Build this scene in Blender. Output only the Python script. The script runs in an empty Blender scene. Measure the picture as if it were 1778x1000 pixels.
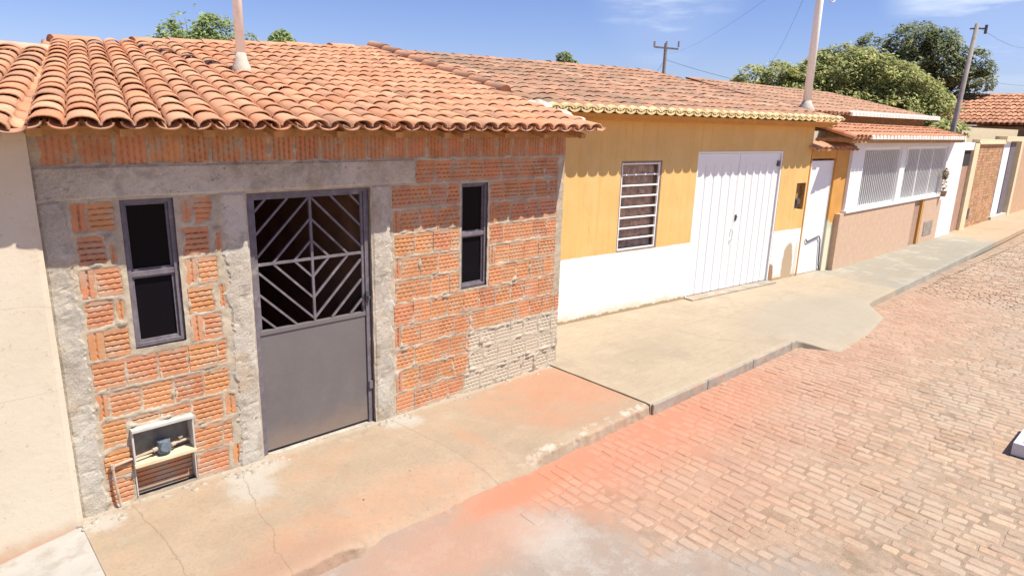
import bpy, math, random
from mathutils import Vector, Matrix, noise
R = math.radians
random.seed(7)
scene = bpy.context.scene
COL = scene.collection

# ------------------------------------------------------------ camera, sky, sun, exposure
cam_data = bpy.data.cameras.new("camera")
cam = bpy.data.objects.new("camera", cam_data); COL.objects.link(cam)
cam_data.sensor_width = 36.0; cam_data.lens = 23.17
cam_data.clip_start = 0.05; cam_data.clip_end = 2000
rr = Vector((0.7327, -0.6800, 0.0281)).normalized()
ff = Vector((0.6642, 0.7058, -0.2464)).normalized()
uu = rr.cross(ff).normalized(); rr = ff.cross(uu).normalized()
cam.matrix_world = Matrix(((rr.x, uu.x, -ff.x, 0), (rr.y, uu.y, -ff.y, 0), (rr.z, uu.z, -ff.z, 2.657), (0, 0, 0, 1)))
scene.camera = cam

SUN_EL, SUN_REL = 61.0, 27.0
to_sun = Vector((math.sin(R(SUN_REL))*math.cos(R(SUN_EL)), -math.cos(R(SUN_REL))*math.cos(R(SUN_EL)), math.sin(R(SUN_EL))))
sd = bpy.data.lights.new("sun", 'SUN'); sd.energy = 5.0; sd.angle = R(0.5); sd.color = (1.0, 0.94, 0.83)
sun = bpy.data.objects.new("sun", sd); COL.objects.link(sun)
sun.rotation_euler = to_sun.to_track_quat('Z', 'Y').to_euler(); sun.location = (0, -5, 20)

world = bpy.data.worlds.new("World"); scene.world = world; world.use_nodes = True
wn = world.node_tree; wn.nodes.clear(); wl = wn.links
def N(nt, t, **kw):
    n = nt.nodes.new(t)
    for k, v in kw.items(): setattr(n, k, v)
    return n
out = N(wn, 'ShaderNodeOutputWorld'); bg = N(wn, 'ShaderNodeBackground')
sky = N(wn, 'ShaderNodeTexSky'); sky.sky_type = 'NISHITA'; sky.sun_disc = False
sky.sun_elevation = R(SUN_EL); sky.sun_rotation = math.atan2(to_sun.x, to_sun.y)
sky.altitude = 300; sky.air_density = 1.0; sky.dust_density = 0.4; sky.ozone_density = 3.0
bg.inputs['Strength'].default_value = 0.095
tc = N(wn, 'ShaderNodeTexCoord'); mp = N(wn, 'ShaderNodeMapping'); mp.inputs['Scale'].default_value = (1.6, 1.6, 9.0)
nz = N(wn, 'ShaderNodeTexNoise'); nz.inputs['Scale'].default_value = 1.7; nz.inputs['Detail'].default_value = 8; nz.inputs['Roughness'].default_value = 0.6
wl.new(tc.outputs['Generated'], mp.inputs['Vector']); wl.new(mp.outputs['Vector'], nz.inputs['Vector'])
cr = N(wn, 'ShaderNodeValToRGB'); cr.color_ramp.elements[0].position = 0.44; cr.color_ramp.elements[1].position = 0.66
wl.new(nz.outputs['Fac'], cr.inputs['Fac'])
def sky_lobe(d, a, b):
    dot = N(wn, 'ShaderNodeVectorMath', operation='DOT_PRODUCT'); dot.inputs[1].default_value = Vector(d).normalized()
    wl.new(tc.outputs['Generated'], dot.inputs[0])
    m = N(wn, 'ShaderNodeMapRange'); m.inputs['From Min'].default_value = math.cos(R(b)); m.inputs['From Max'].default_value = math.cos(R(a))
    m.interpolation_type = 'SMOOTHSTEP'; m.clamp = True
    wl.new(dot.outputs['Value'], m.inputs['Value']); return m.outputs['Result']
def wmath(op, a, b):
    m = N(wn, 'ShaderNodeMath', operation=op); m.use_clamp = True
    for i, v in enumerate((a, b)):
        if isinstance(v, (int, float)): m.inputs[i].default_value = v
        else: wl.new(v, m.inputs[i])
    return m.outputs[0]
l1 = wmath('MULTIPLY', sky_lobe((0.808, 0.57, 0.185), 1.0, 6.5), 0.75)
l2 = sky_lobe((0.975, 0.20, 0.20), 3, 9)
lobes = wmath('ADD', l1, l2)
cloud = wmath('MULTIPLY', lobes, wmath('ADD', cr.outputs['Color'], 0.10))
cloud = wmath('MULTIPLY', cloud, 0.95)
mx = N(wn, 'ShaderNodeMixRGB'); mx.inputs['Color2'].default_value = (8.5, 9.0, 9.2, 1)
tint = N(wn, 'ShaderNodeMixRGB', blend_type='MULTIPLY'); tint.inputs['Fac'].default_value = 1.0
tint.inputs['Color2'].default_value = (.76, .75, 1.0, 1)
wl.new(sky.outputs['Color'], tint.inputs['Color1'])
wl.new(cloud, mx.inputs['Fac']); wl.new(tint.outputs['Color'], mx.inputs['Color1'])
wl.new(mx.outputs['Color'], bg.inputs['Color']); wl.new(bg.outputs['Background'], out.inputs['Surface'])

vs = scene.view_settings
vs.view_transform = 'Standard'; vs.look = 'None'; vs.exposure = 0.58; vs.gamma = 1; vs.use_curve_mapping = False

# ------------------------------------------------------------ helpers
ORG = {}
def tag(o, label=None, cat=None, group=None, kind=None):
    if label: o['label'] = label
    if cat: o['category'] = cat
    if group: o['group'] = group
    if kind: o['kind'] = kind
    return o
def thing(name, loc, label, cat, rz=0, group=None):
    o = bpy.data.objects.new(name, None); COL.objects.link(o)
    o.empty_display_size = 0.2; o.location = loc; o.rotation_euler = (0, 0, rz)
    ORG[o.name] = Vector(loc) if rz == 0 else Vector((0, 0, 0))
    return tag(o, label, cat, group)
def fbm(x, y, z=0, o=4):
    return noise.fractal(Vector((x, y, z)), 1.0, 2.0, o)
class MB:
    def __init__(s): s.v = []; s.f = []; s.c = []
    def face(s, pts, c=(1, 1, 1)):
        n = len(s.v); s.v += [tuple(p) for p in pts]; s.f.append(tuple(range(n, n+len(pts)))); s.c.append(c)
    def mesh(s, vs_, fs, c=(1, 1, 1)):
        n = len(s.v); s.v += [tuple(p) for p in vs_]
        for f in fs: s.f.append(tuple(i+n for i in f)); s.c.append(c)
    def box(s, x0, x1, y0, y1, z0, z1, c=(1, 1, 1)):
        v = [(x0, y0, z0), (x1, y0, z0), (x1, y1, z0), (x0, y1, z0), (x0, y0, z1), (x1, y0, z1), (x1, y1, z1), (x0, y1, z1)]
        s.mesh(v, [(0, 3, 2, 1), (4, 5, 6, 7), (0, 1, 5, 4), (1, 2, 6, 5), (2, 3, 7, 6), (3, 0, 4, 7)], c)
    def bar(s, a, b, w, h=None, up=(0, 1, 0), c=(1, 1, 1)):
        h = h or w; a = Vector(a); b = Vector(b); d = (b-a).normalized(); up = Vector(up)
        sx = d.cross(up).normalized()*w/2; sy = d.cross(sx).normalized()*h/2
        v = [p + i*sx + j*sy for p in (a, b) for i, j in ((-1, -1), (1, -1), (1, 1), (-1, 1))]
        s.mesh(v, [(0, 1, 2, 3), (7, 6, 5, 4), (0, 4, 5, 1), (1, 5, 6, 2), (2, 6, 7, 3), (3, 7, 4, 0)], c)
    def tube(s, pts, rad, n=10, c=(1, 1, 1), caps=True):
        pts = [Vector(p) for p in pts]; rs = rad if isinstance(rad, (list, tuple)) else [rad]*len(pts)
        rings = []; d0 = (pts[1]-pts[0]).normalized()
        ref = Vector((0, 0, 1)) if abs(d0.z) < .9 else Vector((1, 0, 0))
        for i, p in enumerate(pts):
            d = (pts[min(i+1, len(pts)-1)]-pts[max(i-1, 0)]).normalized()
            a = d.cross(ref).normalized(); b = d.cross(a).normalized()
            rings.append([p+(a*math.cos(t)+b*math.sin(t))*rs[i] for t in [2*math.pi*k/n for k in range(n)]])
        vv = [q for r_ in rings for q in r_]; fs = []
        for i in range(len(pts)-1):
            for k in range(n):
                fs.append((i*n+k, i*n+(k+1) % n, (i+1)*n+(k+1) % n, (i+1)*n+k))
        if caps: fs += [tuple(range(n))[::-1], tuple((len(pts)-1)*n+k for k in range(n))]
        s.mesh(vv, fs, c)
    def grid(s, fn, nu, nv, cfn=None, skip=None):
        vv = [fn(i/nu, j/nv) for j in range(nv+1) for i in range(nu+1)]; n0 = len(s.v); s.v += [tuple(p) for p in vv]
        for j in range(nv):
            for i in range(nu):
                if skip and skip((i+.5)/nu, (j+.5)/nv): continue
                a = n0+j*(nu+1)+i
                s.f.append((a, a+1, a+nu+2, a+nu+1)); s.c.append(cfn((i+.5)/nu, (j+.5)/nv) if cfn else (1, 1, 1))
    def build(s, name, m, parent=None, smooth=False, kind=None, local=False, bevel=0):
        o0 = Vector((0, 0, 0))
        if parent is not None and not local:
            p = parent
            while p.parent: p = p.parent
            o0 = ORG.get(p.name, Vector((0, 0, 0)))
        me = bpy.data.meshes.new(name)
        me.from_pydata([tuple(Vector(v)-o0) for v in s.v], [], s.f); me.update()
        a = me.color_attributes.new("tint", 'FLOAT_COLOR', 'CORNER')
        buf = []
        for f, c in zip(s.f, s.c): buf += [c[0], c[1], c[2], 1.0]*len(f)
        a.data.foreach_set('color', buf)
        if smooth: me.polygons.foreach_set('use_smooth', [True]*len(me.polygons))
        me.materials.append(m)
        o = bpy.data.objects.new(name, me); COL.objects.link(o)
        if parent is not None: o.parent = parent
        if kind: o['kind'] = kind
        if bevel:
            b = o.modifiers.new('bevel', 'BEVEL'); b.width = bevel; b.segments = 2; b.limit_method = 'ANGLE'
        return o

# ------------------------------------------------------------ materials
def mat(name, base, tint=True, var=0.25, scale=6.0, rough=0.85, bump=0.3, bscale=60.0, bdist=0.004, stains=(), spec=0.3, metal=0.0, obj=False, fine=0.0):
    m = bpy.data.materials.new(name); m.use_nodes = True; nt = m.node_tree; L = nt.links
    b = nt.nodes['Principled BSDF']; b.inputs['Roughness'].default_value = rough; b.inputs['Metallic'].default_value = metal
    b.inputs['Specular IOR Level'].default_value = spec
    if obj: pos = N(nt, 'ShaderNodeTexCoord').outputs['Object']
    else: pos = N(nt, 'ShaderNodeNewGeometry').outputs['Position']
    m['_pos'] = 1
    col = None
    rgb = N(nt, 'ShaderNodeRGB'); rgb.outputs[0].default_value = (*base, 1); col = rgb.outputs[0]
    if tint:
        at = N(nt, 'ShaderNodeVertexColor'); at.layer_name = "tint"
        mm = N(nt, 'ShaderNodeMixRGB', blend_type='MULTIPLY'); mm.inputs['Fac'].default_value = 1
        L.new(col, mm.inputs['Color1']); L.new(at.outputs['Color'], mm.inputs['Color2']); col = mm.outputs['Color']
    def noise_(sc, det=5, ro=0.6, dist=0):
        n = N(nt, 'ShaderNodeTexNoise'); n.inputs['Scale'].default_value = sc; n.inputs['Detail'].default_value = det
        n.inputs['Roughness'].default_value = ro; n.inputs['Distortion'].default_value = dist
        L.new(pos, n.inputs['Vector']); return n.outputs['Fac']
    def mapr(v, a, b_, c, d):
        n = N(nt, 'ShaderNodeMapRange'); n.inputs['From Min'].default_value = a; n.inputs['From Max'].default_value = b_
        n.inputs['To Min'].default_value = c; n.inputs['To Max'].default_value = d; L.new(v, n.inputs['Value']); return n.outputs['Result']
    def mulv(c, f):
        n = N(nt, 'ShaderNodeVectorMath', operation='SCALE'); L.new(c, n.inputs[0]); L.new(f, n.inputs['Scale']); return n.outputs[0]
    col = mulv(col, mapr(noise_(scale), 0.25, 0.75, 1-var, 1+var))
    if fine: col = mulv(col, mapr(noise_(scale*18, 3, .7), 0.3, 0.7, 1-fine, 1+fine))
    for st in stains:   # (colour, scale, lo, hi, strength)
        mm = N(nt, 'ShaderNodeMixRGB')
        L.new(mapr(noise_(st[1], 6, .62, .3), st[2], st[3], 0, st[4]), mm.inputs['Fac'])
        L.new(col, mm.inputs['Color1']); mm.inputs['Color2'].default_value = (*st[0], 1); col = mm.outputs['Color']
    L.new(col, b.inputs['Base Color'])
    if bump:
        bp = N(nt, 'ShaderNodeBump'); bp.inputs['Strength'].default_value = bump; bp.inputs['Distance'].default_value = bdist
        L.new(noise_(bscale, 6, .7), bp.inputs['Height']); L.new(bp.outputs['Normal'], b.inputs['Normal'])
    m['_'] = 0
    return m
class Ext:
    """adds region masks to a material's colour"""
    def __init__(s, m, obj=False):
        s.m = m; s.nt = m.node_tree; s.L = s.nt.links; s.b = s.nt.nodes['Principled BSDF']
        p = N(s.nt, 'ShaderNodeTexCoord').outputs['Object'] if obj else N(s.nt, 'ShaderNodeNewGeometry').outputs['Position']
        s.pos = p; sp = N(s.nt, 'ShaderNodeSeparateXYZ'); s.L.new(p, sp.inputs[0]); s.x, s.y, s.z = sp.outputs
    def op(s, o, a, b=0.0, clamp=False):
        n = N(s.nt, 'ShaderNodeMath', operation=o); n.use_clamp = clamp
        for i, v in enumerate((a, b)):
            if isinstance(v, (int, float)): n.inputs[i].default_value = v
            else: s.L.new(v, n.inputs[i])
        return n.outputs[0]
    def noise(s, sc, det=5, ro=.6, dist=0):
        n = N(s.nt, 'ShaderNodeTexNoise'); n.inputs['Scale'].default_value = sc; n.inputs['Detail'].default_value = det
        n.inputs['Roughness'].default_value = ro; n.inputs['Distortion'].default_value = dist; s.L.new(s.pos, n.inputs['Vector'])
        return s.op('SUBTRACT', n.outputs['Fac'], 0.5)
    def ramp(s, v, a, b):      # smooth 0 at a, 1 at b
        n = N(s.nt, 'ShaderNodeMapRange'); n.interpolation_type = 'SMOOTHSTEP'
        n.inputs['From Min'].default_value = a; n.inputs['From Max'].default_value = b
        if a > b:
            n.inputs['From Min'].default_value = b; n.inputs['From Max'].default_value = a
            n.inputs['To Min'].default_value = 1; n.inputs['To Max'].default_value = 0
        s.L.new(v, n.inputs['Value']); return n.outputs['Result']
    def mix(s, fac, colour):
        old = s.b.inputs['Base Color'].links[0].from_socket
        mm = N(s.nt, 'ShaderNodeMixRGB')
        if isinstance(fac, (int, float)): mm.inputs['Fac'].default_value = fac
        else: s.L.new(fac, mm.inputs['Fac'])
        s.L.new(old, mm.inputs['Color1'])
        if isinstance(colour, tuple): mm.inputs['Color2'].default_value = (*colour, 1)
        else: s.L.new(colour, mm.inputs['Color2'])
        s.L.new(mm.outputs['Color'], s.b.inputs['Base Color'])
    def blob(s, cx, cy, rx, ry, ax='xy', soft=.35, nsc=3.0, namp=1.2):
        a = {'x': s.x, 'y': s.y, 'z': s.z}
        u = s.op('DIVIDE', s.op('SUBTRACT', a[ax[0]], cx), rx); v = s.op('DIVIDE', s.op('SUBTRACT', a[ax[1]], cy), ry)
        d = s.op('SQRT', s.op('ADD', s.op('MULTIPLY', u, u), s.op('MULTIPLY', v, v)))
        d = s.op('ADD', d, s.op('ADD', s.op('MULTIPLY', s.noise(nsc, 8, .72), namp*1.2), s.op('MULTIPLY', s.noise(nsc*7, 6, .8), namp*.75)))
        return s.ramp(d, 1+soft, 1-soft)

CLAY = (0.51, 0.235, 0.115)
m_clay = mat('hollow clay block', CLAY, var=.16, scale=9, rough=.9, bump=.25, bscale=150, bdist=.002,
             stains=(((.42, .34, .25), 6.5, .50, .62, .6), ((.30, .10, .05), 13, .62, .75, .35)), fine=.10)
m_mortar = mat('grey mortar', (.44, .37, .275), tint=False, var=.28, scale=9, rough=.95, bump=.7, bscale=110, bdist=.006,
               stains=(((.58, .52, .42), 3, .55, .7, .6), ((.45, .27, .17), 6, .6, .75, .4)), fine=.15)
m_conc = mat('raw concrete', (.45, .40, .325), tint=False, var=.22, scale=5, rough=.93, bump=.8, bscale=70, bdist=.008,
             stains=(((.56, .52, .45), 2.2, .46, .60, .6), ((.25, .225, .185), 6, .52, .64, .55), ((.42, .32, .21), 2.7, .56, .62, .6), ((.14, .12, .10), 26, .64, .70, .8)), fine=.2)
for mm_ in (m_clay,):
    e = Ext(mm_)
    edge = e.op('ADD', e.op('SUBTRACT', e.x, e.op('ADD', e.op('MULTIPLY', e.z, .17), 3.85)), e.op('MULTIPLY', e.noise(7), .22))
    top = e.op('ADD', e.op('SUBTRACT', .64, e.z), e.op('MULTIPLY', e.noise(5), .10))
    e.mix(e.op('MULTIPLY', e.op('MULTIPLY', e.ramp(edge, -.015, .015), e.ramp(top, -.012, .012)), .93), (.50, .44, .34))
    # cement splashed up the foot of the wall
    e.mix(e.op('MULTIPLY', e.ramp(e.op('ADD', e.z, e.op('MULTIPLY', e.noise(6), .2)), .07, .0), .7), (.46, .38, .29))
m_tile = mat('terracotta roof tile', (.51, .265, .155), var=.13, scale=7, rough=.8, bump=.2, bscale=90, bdist=.003,
             stains=(((.50, .34, .21), 3.0, .56, .72, .45), ((.24, .15, .09), 9, .56, .68, .4), ((.20, .14, .09), 30, .60, .68, .4)), fine=.08)
m_tile_old = mat('weathered roof tile', (.44, .245, .155), var=.2, scale=4, rough=.9, bump=.25, bscale=80, bdist=.004,
                 stains=(((.25, .175, .115), 1.3, .50, .64, .6), ((.24, .18, .125), 5, .52, .68, .7), ((.52, .36, .24), 4.5, .62, .75, .5)), fine=.18)
m_tile_yel = mat('yellow limewashed tile end', (.66, .51, .26), var=.2, scale=9, rough=.85, bump=.3, bscale=60,
                 stains=(((.75, .66, .42), 6, .5, .7, .7), ((.25, .17, .09), 12, .62, .74, .6)))
m_tile_white = mat('whitewashed tile end', (.72, .68, .62), var=.15, scale=9, rough=.85, bump=.3, stains=(((.4, .25, .17), 10, .58, .72, .6),))
m_wood = mat('raw roof timber', (.40, .22, .09), var=.3, scale=14, rough=.8, bump=.4)
m_cream = mat('cream painted render', (.60, .525, .40), tint=False, var=.05, scale=1.6, rough=.85, bump=.25, bscale=25, bdist=.01,
              stains=(((.52, .36, .24), 2.4, .60, .78, .35), ((.64, .56, .46), 1.1, .45, .7, .5)))
e = Ext(m_cream)
# hairline cracks of the render and red splash at its foot
for (z0, sl) in ((1.55, .10), (0.93, -.06), (1.95, .2)):
    d = e.op('ABSOLUTE', e.op('ADD', e.op('SUBTRACT', e.z, z0), e.op('ADD', e.op('MULTIPLY', e.x, sl), e.op('MULTIPLY', e.noise(4), .12))))
    e.mix(e.op('MULTIPLY', e.ramp(d, .006, .001), .25), (.33, .26, .2))
e.mix(e.op('MULTIPLY', e.ramp(e.op('ADD', e.z, e.op('MULTIPLY', e.noise(8), .15)), .10, -.08), .7), (.47, .25, .14))

e.mix(e.op('MULTIPLY', e.ramp(e.noise(2.6, 9, .78), .03, .14), .30), (.50, .38, .28))
e.mix(e.op('MULTIPLY', e.ramp(e.noise(24, 3, .8), .13, .18), .4), (.36, .26, .18))
m_yellow = mat('yellow and white painted render', (.69, .45, .165), tint=False, var=.10, scale=2, rough=.8, bump=.3, bscale=30, bdist=.006, obj=True)
e = Ext(m_yellow, obj=True)
# run marks from rain, faded patches
st_ = N(e.nt, 'ShaderNodeTexNoise'); mpp = N(e.nt, 'ShaderNodeMapping'); mpp.inputs['Scale'].default_value = (14, 3, .8)
e.L.new(e.pos, mpp.inputs['Vector']); e.L.new(mpp.outputs['Vector'], st_.inputs['Vector']); st_.inputs['Scale'].default_value = 1; st_.inputs['Detail'].default_value = 5
e.mix(e.op('MULTIPLY', e.ramp(st_.outputs['Fac'], .50, .66), .40), (.60, .34, .09))
e.mix(e.op('MULTIPLY', e.ramp(e.noise(1.3, 9, .7), .0, .12), .5), (.70, .49, .21))
e.mix(e.op('MULTIPLY', e.ramp(e.noise(20, 5, .85), .10, .17), .35), (.42, .27, .11))
for x0, z0, sl in ((2.2, 1.6, .5), (5.1, 1.9, -.4), (.45, 1.3, .3), (2.0, 2.3, -.2)):
    d = e.op('ABSOLUTE', e.op('ADD', e.op('SUBTRACT', e.x, x0), e.op('ADD', e.op('MULTIPLY', e.op('SUBTRACT', e.z, z0), sl), e.op('MULTIPLY', e.noise(5, 6, .7), .35))))
    e.mix(e.op('MULTIPLY', e.op('MULTIPLY', e.ramp(d, .006, .001), e.ramp(e.op('ABSOLUTE', e.op('SUBTRACT', e.z, z0)), .35, .2)), .5), (.38, .22, .08))
zz = e.op('ADD', e.z, e.op('MULTIPLY', e.noise(4), .035))
e.mix(e.ramp(zz, .882, .874), (.80, .78, .74))
e.mix(e.op('MULTIPLY', e.op('MULTIPLY', e.ramp(e.noise(22, 4, .8), .07, .14), e.ramp(e.z, .75, .15)), .5), (.50, .38, .26))
base_d = e.op('ADD', e.z, e.op('MULTIPLY', e.noise(5), .25))
e.mix(e.op('MULTIPLY', e.ramp(base_d, .16, .0), .75), (.62, .50, .33))
e.mix(e.ramp(e.op('ADD', e.z, e.op('MULTIPLY', e.noise(12), .12)), .035, .015), (.36, .27, .17))
e.mix(e.blob(5.44, .20, .17, .45, 'xz', .08, 6, .5), (.45, .34, .22))
e.mix(e.op('MULTIPLY', e.blob(5.69, .25, .05, .42, 'xz', .3, 6, .8), .6), (.55, .47, .32))
e.mix(e.blob(4.93, .10, .09, .20, 'xz', .1, 9, 1.0), (.32, .19, .10))

m_white = mat('white paint', (.80, .79, .77), tint=False, var=.04, scale=3, rough=.6, bump=.1, bscale=20, stains=(((.66, .63, .56), 4, .62, .8, .4),))
m_whitemetal = mat('white painted sheet metal', (.80, .80, .79), tint=False, var=.03, scale=3, rough=.5, bump=.08, bscale=12, stains=(((.62, .60, .55), 3, .66, .85, .3),), spec=.4)
m_door = mat('grey primed steel', (.148, .132, .130), tint=False, var=.10, scale=3, rough=.55, bump=.08, bscale=9, spec=.35, stains=(((.21, .18, .15), 2.4, .58, .8, .4), ((.20, .10, .06), 9, .70, .80, .5)), fine=.05)
e = Ext(m_door); e.mix(e.op('MULTIPLY', e.ramp(e.op('ADD', e.z, e.op('MULTIPLY', e.noise(7), .3)), .30, .02), .45), (.30, .21, .14))
m_frame = mat('dusty grey steel frame', (.155, .135, .15), tint=False, var=.3, scale=16, rough=.7, bump=.2, stains=(((.34, .30, .27), 9, .58, .72, .6),))
m_dark = mat('dark interior', (.045, .04, .04), tint=False, var=.2, rough=.9)
m_inner = mat('interior block wall', (.34, .17, .10), tint=False, var=.4, scale=3, rough=.95)
m_iron = mat('grey iron', (.10, .10, .11), tint=False, rough=.5, metal=.3)
m_pipe = mat('old plastic pipe', (.44, .34, .26), tint=False, var=.3, scale=20, rough=.6)
m_meter = mat('water meter', (.13, .16, .19), tint=False, var=.5, scale=40, rough=.4)
m_boxgrey = mat('fibre cement panel', (.50, .48, .44), tint=False, var=.15, scale=12, rough=.8)
m_shelf = mat('yellowed shelf', (.66, .56, .36), tint=False, var=.15, scale=10, rough=.7)
m_orange = mat('orange painted render', (.60, .30, .075), tint=False, var=.12, scale=3, rough=.8, bump=.3)
m_pink = mat('pink textured tile', (.56, .39, .27), tint=False, var=.10, scale=10, rough=.8, bump=.5, bscale=40, bdist=.004, fine=.12)
m_brickwall = mat('small clay brick wall', (.46, .27, .15), tint=True, var=.2, scale=5, rough=.9, bump=.4, fine=.15)
m_creampost = mat('cream post', (.70, .58, .38), tint=False, var=.1, rough=.8)
m_brown = mat('brown painted door', (.40, .25, .17), tint=False, var=.2, scale=5, rough=.7)
m_leaf = mat('foliage', (1, 1, 1), var=.25, scale=1.2, rough=.6, bump=0, spec=.25)
nt_ = m_leaf.node_tree; pb_ = nt_.nodes['Principled BSDF']; ou_ = nt_.nodes['Material Output']
tl_ = N(nt_, 'ShaderNodeBsdfTranslucent'); mxs = N(nt_, 'ShaderNodeMixShader'); mxs.inputs[0].default_value = .42
nt_.links.new(pb_.inputs['Base Color'].links[0].from_socket, tl_.inputs['Color'])
nt_.links.new(pb_.outputs[0], mxs.inputs[1]); nt_.links.new(tl_.outputs[0], mxs.inputs[2]); nt_.links.new(mxs.outputs[0], ou_.inputs['Surface'])
m_bark = mat('bark', (.16, .12, .085), tint=False, var=.3, scale=9, rough=.95, bump=.6)
m_pole = mat('white painted pole', (.90, .89, .80), tint=False, var=.05, scale=7, rough=.6, bump=.15, stains=(((.50, .40, .28), 8, .62, .78, .5),))
m_greypole = mat('weathered concrete pole', (.30, .27, .25), tint=False, var=.25, scale=6, rough=.9)
m_cable = mat('black cable', (.03, .03, .03), tint=False, bump=0)
m_palecable = mat('pale cable', (.55, .57, .6), tint=False, bump=0)
m_lime = mat('lime mortar collar', (.55, .50, .42), tint=False, var=.2, scale=10, rough=.95, bump=.8, bscale=60, bdist=.01)
m_panel = mat('pale grey unidentified box', (.60, .60, .63), tint=False, var=.05, rough=.4)
m_reflection = mat('brown curtain', (.62, .38, .20), tint=False, var=.7, scale=9, rough=.8, stains=(((.45, .30, .18), 7, .52, .62, .8),), obj=True)  # roof tiles reflected in the panes, painted as a brown mottle
m_glass = bpy.data.materials.new('dark window glass'); m_glass.use_nodes = True
g = m_glass.node_tree.nodes['Principled BSDF']; g.inputs['Base Color'].default_value = (.006, .005, .007, 1); g.inputs['Roughness'].default_value = .12
g.inputs['Specular IOR Level'].default_value = .06
m_clear = bpy.data.materials.new('window glass'); m_clear.use_nodes = True
nt = m_clear.node_tree; nt.nodes.clear()
o_ = N(nt, 'ShaderNodeOutputMaterial'); tr = N(nt, 'ShaderNodeBsdfTransparent'); gl = N(nt, 'ShaderNodeBsdfGlossy'); gl.inputs['Roughness'].default_value = .08
ms = N(nt, 'ShaderNodeMixShader'); fr = N(nt, 'ShaderNodeFresnel'); fr.inputs['IOR'].default_value = 1.5
nt.links.new(fr.outputs[0], ms.inputs[0]); nt.links.new(tr.outputs[0], ms.inputs[1]); nt.links.new(gl.outputs[0], ms.inputs[2]); nt.links.new(ms.outputs[0], o_.inputs['Surface'])

# ---- ground materials
RED = (.42, .215, .145)
def road_colour(e, stone):
    """red clay dust along the kerb, grey cement wash in the near corner, both real deposits on the paving"""
    # distance along a slanting band from the kerb
    red = e.blob(4.5, 3.22, 2.2, .48, 'xy', .7, 1.6, 1.2)
    red2 = e.blob(4.9, 2.75, 2.3, .95, 'xy', .8, 1.3, 1.2)
    far = e.blob(9.5, 3.0, 4.5, .75, 'xy', .8, 1.0, 1.0)
    e.mix(e.op('MULTIPLY', far, .35), RED)
    e.mix(e.op('MULTIPLY', red2, .42), RED)
    e.mix(e.op('MULTIPLY', red, .50 if stone else .75), (.48, .195, .12))
    # grey cement wash
    cx = e.op('ADD', e.op('SUBTRACT', 3.35, e.x), e.op('ADD', e.op('MULTIPLY', e.noise(1.8, 8, .72), 1.6), e.op('MULTIPLY', e.noise(14, 6, .8), .9)))
    cx = e.op('SUBTRACT', cx, e.op('MULTIPLY', e.op('SUBTRACT', e.y, 2.3), .55))
    cem = e.ramp(cx, -.25, .25)
    e.mix(e.op('MULTIPLY', cem, .85), (.30, .25, .21))
    e.mix(e.op('MULTIPLY', e.op('MULTIPLY', cem, e.ramp(e.noise(3.2, 9, .8), .0, .10)), .7), (.37, .335, .30))
    e.mix(e.op('MULTIPLY', e.blob(2.9, 2.75, .22, .3, 'xy', .6, 6, 1.5), .75), (.42, .385, .34))
    e.mix(e.op('MULTIPLY', e.blob(2.45, 3.05, .75, .35, 'xy', .6, 3, 1.5), .7), (.42, .24, .16))
    e.mix(e.op('MULTIPLY', e.blob(3.25, 3.22, .55, .13, 'xy', .5, 5, 1.2), .85), (.50, .20, .12))
    return e
m_stone = mat('street paving stone', (.39, .285, .205), var=.16, scale=2.2, rough=.92, bump=.6, bscale=90, bdist=.004,
              stains=(((.40, .33, .25), 1.1, .50, .66, .65), ((.21, .15, .10), 6, .56, .72, .55), ((.40, .32, .23), 14, .55, .7, .5)), fine=.12)
road_colour(Ext(m_stone), True)
m_joint = mat('sandy joint', (.33, .245, .175), tint=False, var=.2, scale=4, rough=.95, bump=.7, bscale=80, bdist=.006,
              stains=(((.16, .115, .075), 5, .52, .66, .5),), fine=.15)
road_colour(Ext(m_joint), False)
e = Ext(m_mortar)
edge = e.op('ADD', e.op('SUBTRACT', e.x, e.op('ADD', e.op('MULTIPLY', e.z, .17), 3.85)), e.op('MULTIPLY', e.noise(7), .22))
top = e.op('ADD', e.op('SUBTRACT', .64, e.z), e.op('MULTIPLY', e.noise(5), .10))
e.mix(e.op('MULTIPLY', e.op('MULTIPLY', e.ramp(edge, -.015, .015), e.ramp(top, -.012, .012)), .9), (.50, .44, .34))
m_walk = mat('worn cement pavement', (.345, .265, .185), tint=False, var=.12, scale=2.2, rough=.93, bump=.5, bscale=70, bdist=.005,
             stains=(((.43, .235, .14), 1.7, .53, .70, .5), ((.42, .35, .265), 2.6, .55, .7, .5), ((.36, .34, .30), 3.3, .62, .72, .4)), fine=.07)
e = Ext(m_walk)
e.mix(e.op('MULTIPLY', e.blob(4.7, 4.2, .8, .6, 'xy', .6, 2, 1.3), .6), (.44, .205, .12))
e.mix(e.op('MULTIPLY', e.blob(2.3, 3.65, .8, .22, 'xy', .6, 3, 1.3), .45), (.45, .235, .14))
e.mix(e.op('MULTIPLY', e.blob(1.35, 3.45, .6, .2, 'xy', .5, 5, 1.5), .6), (.36, .21, .14))
for cx_, cy_, rx_, ry_ in ((1.60, 4.42, .16, .22), (1.72, 4.62, .2, .12), (3.02, 4.66, .16, .13), (3.12, 4.58, .10, .1), (.68, 4.62, .12, .12)):
    e.mix(e.op('MULTIPLY', e.blob(cx_, cy_, rx_, ry_, 'xy', .5, 9, 1.3), .85), (.40, .37, .32))
e.mix(e.op('MULTIPLY', e.ramp(e.op('ADD', e.y, e.op('MULTIPLY', e.noise(9), .12)), 4.68, 4.75), .6), (.40, .35, .28))
kd = e.op('ABSOLUTE', e.op('ADD', e.op('SUBTRACT', e.y, 3.45), e.op('MULTIPLY', e.noise(7), .12)))
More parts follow.
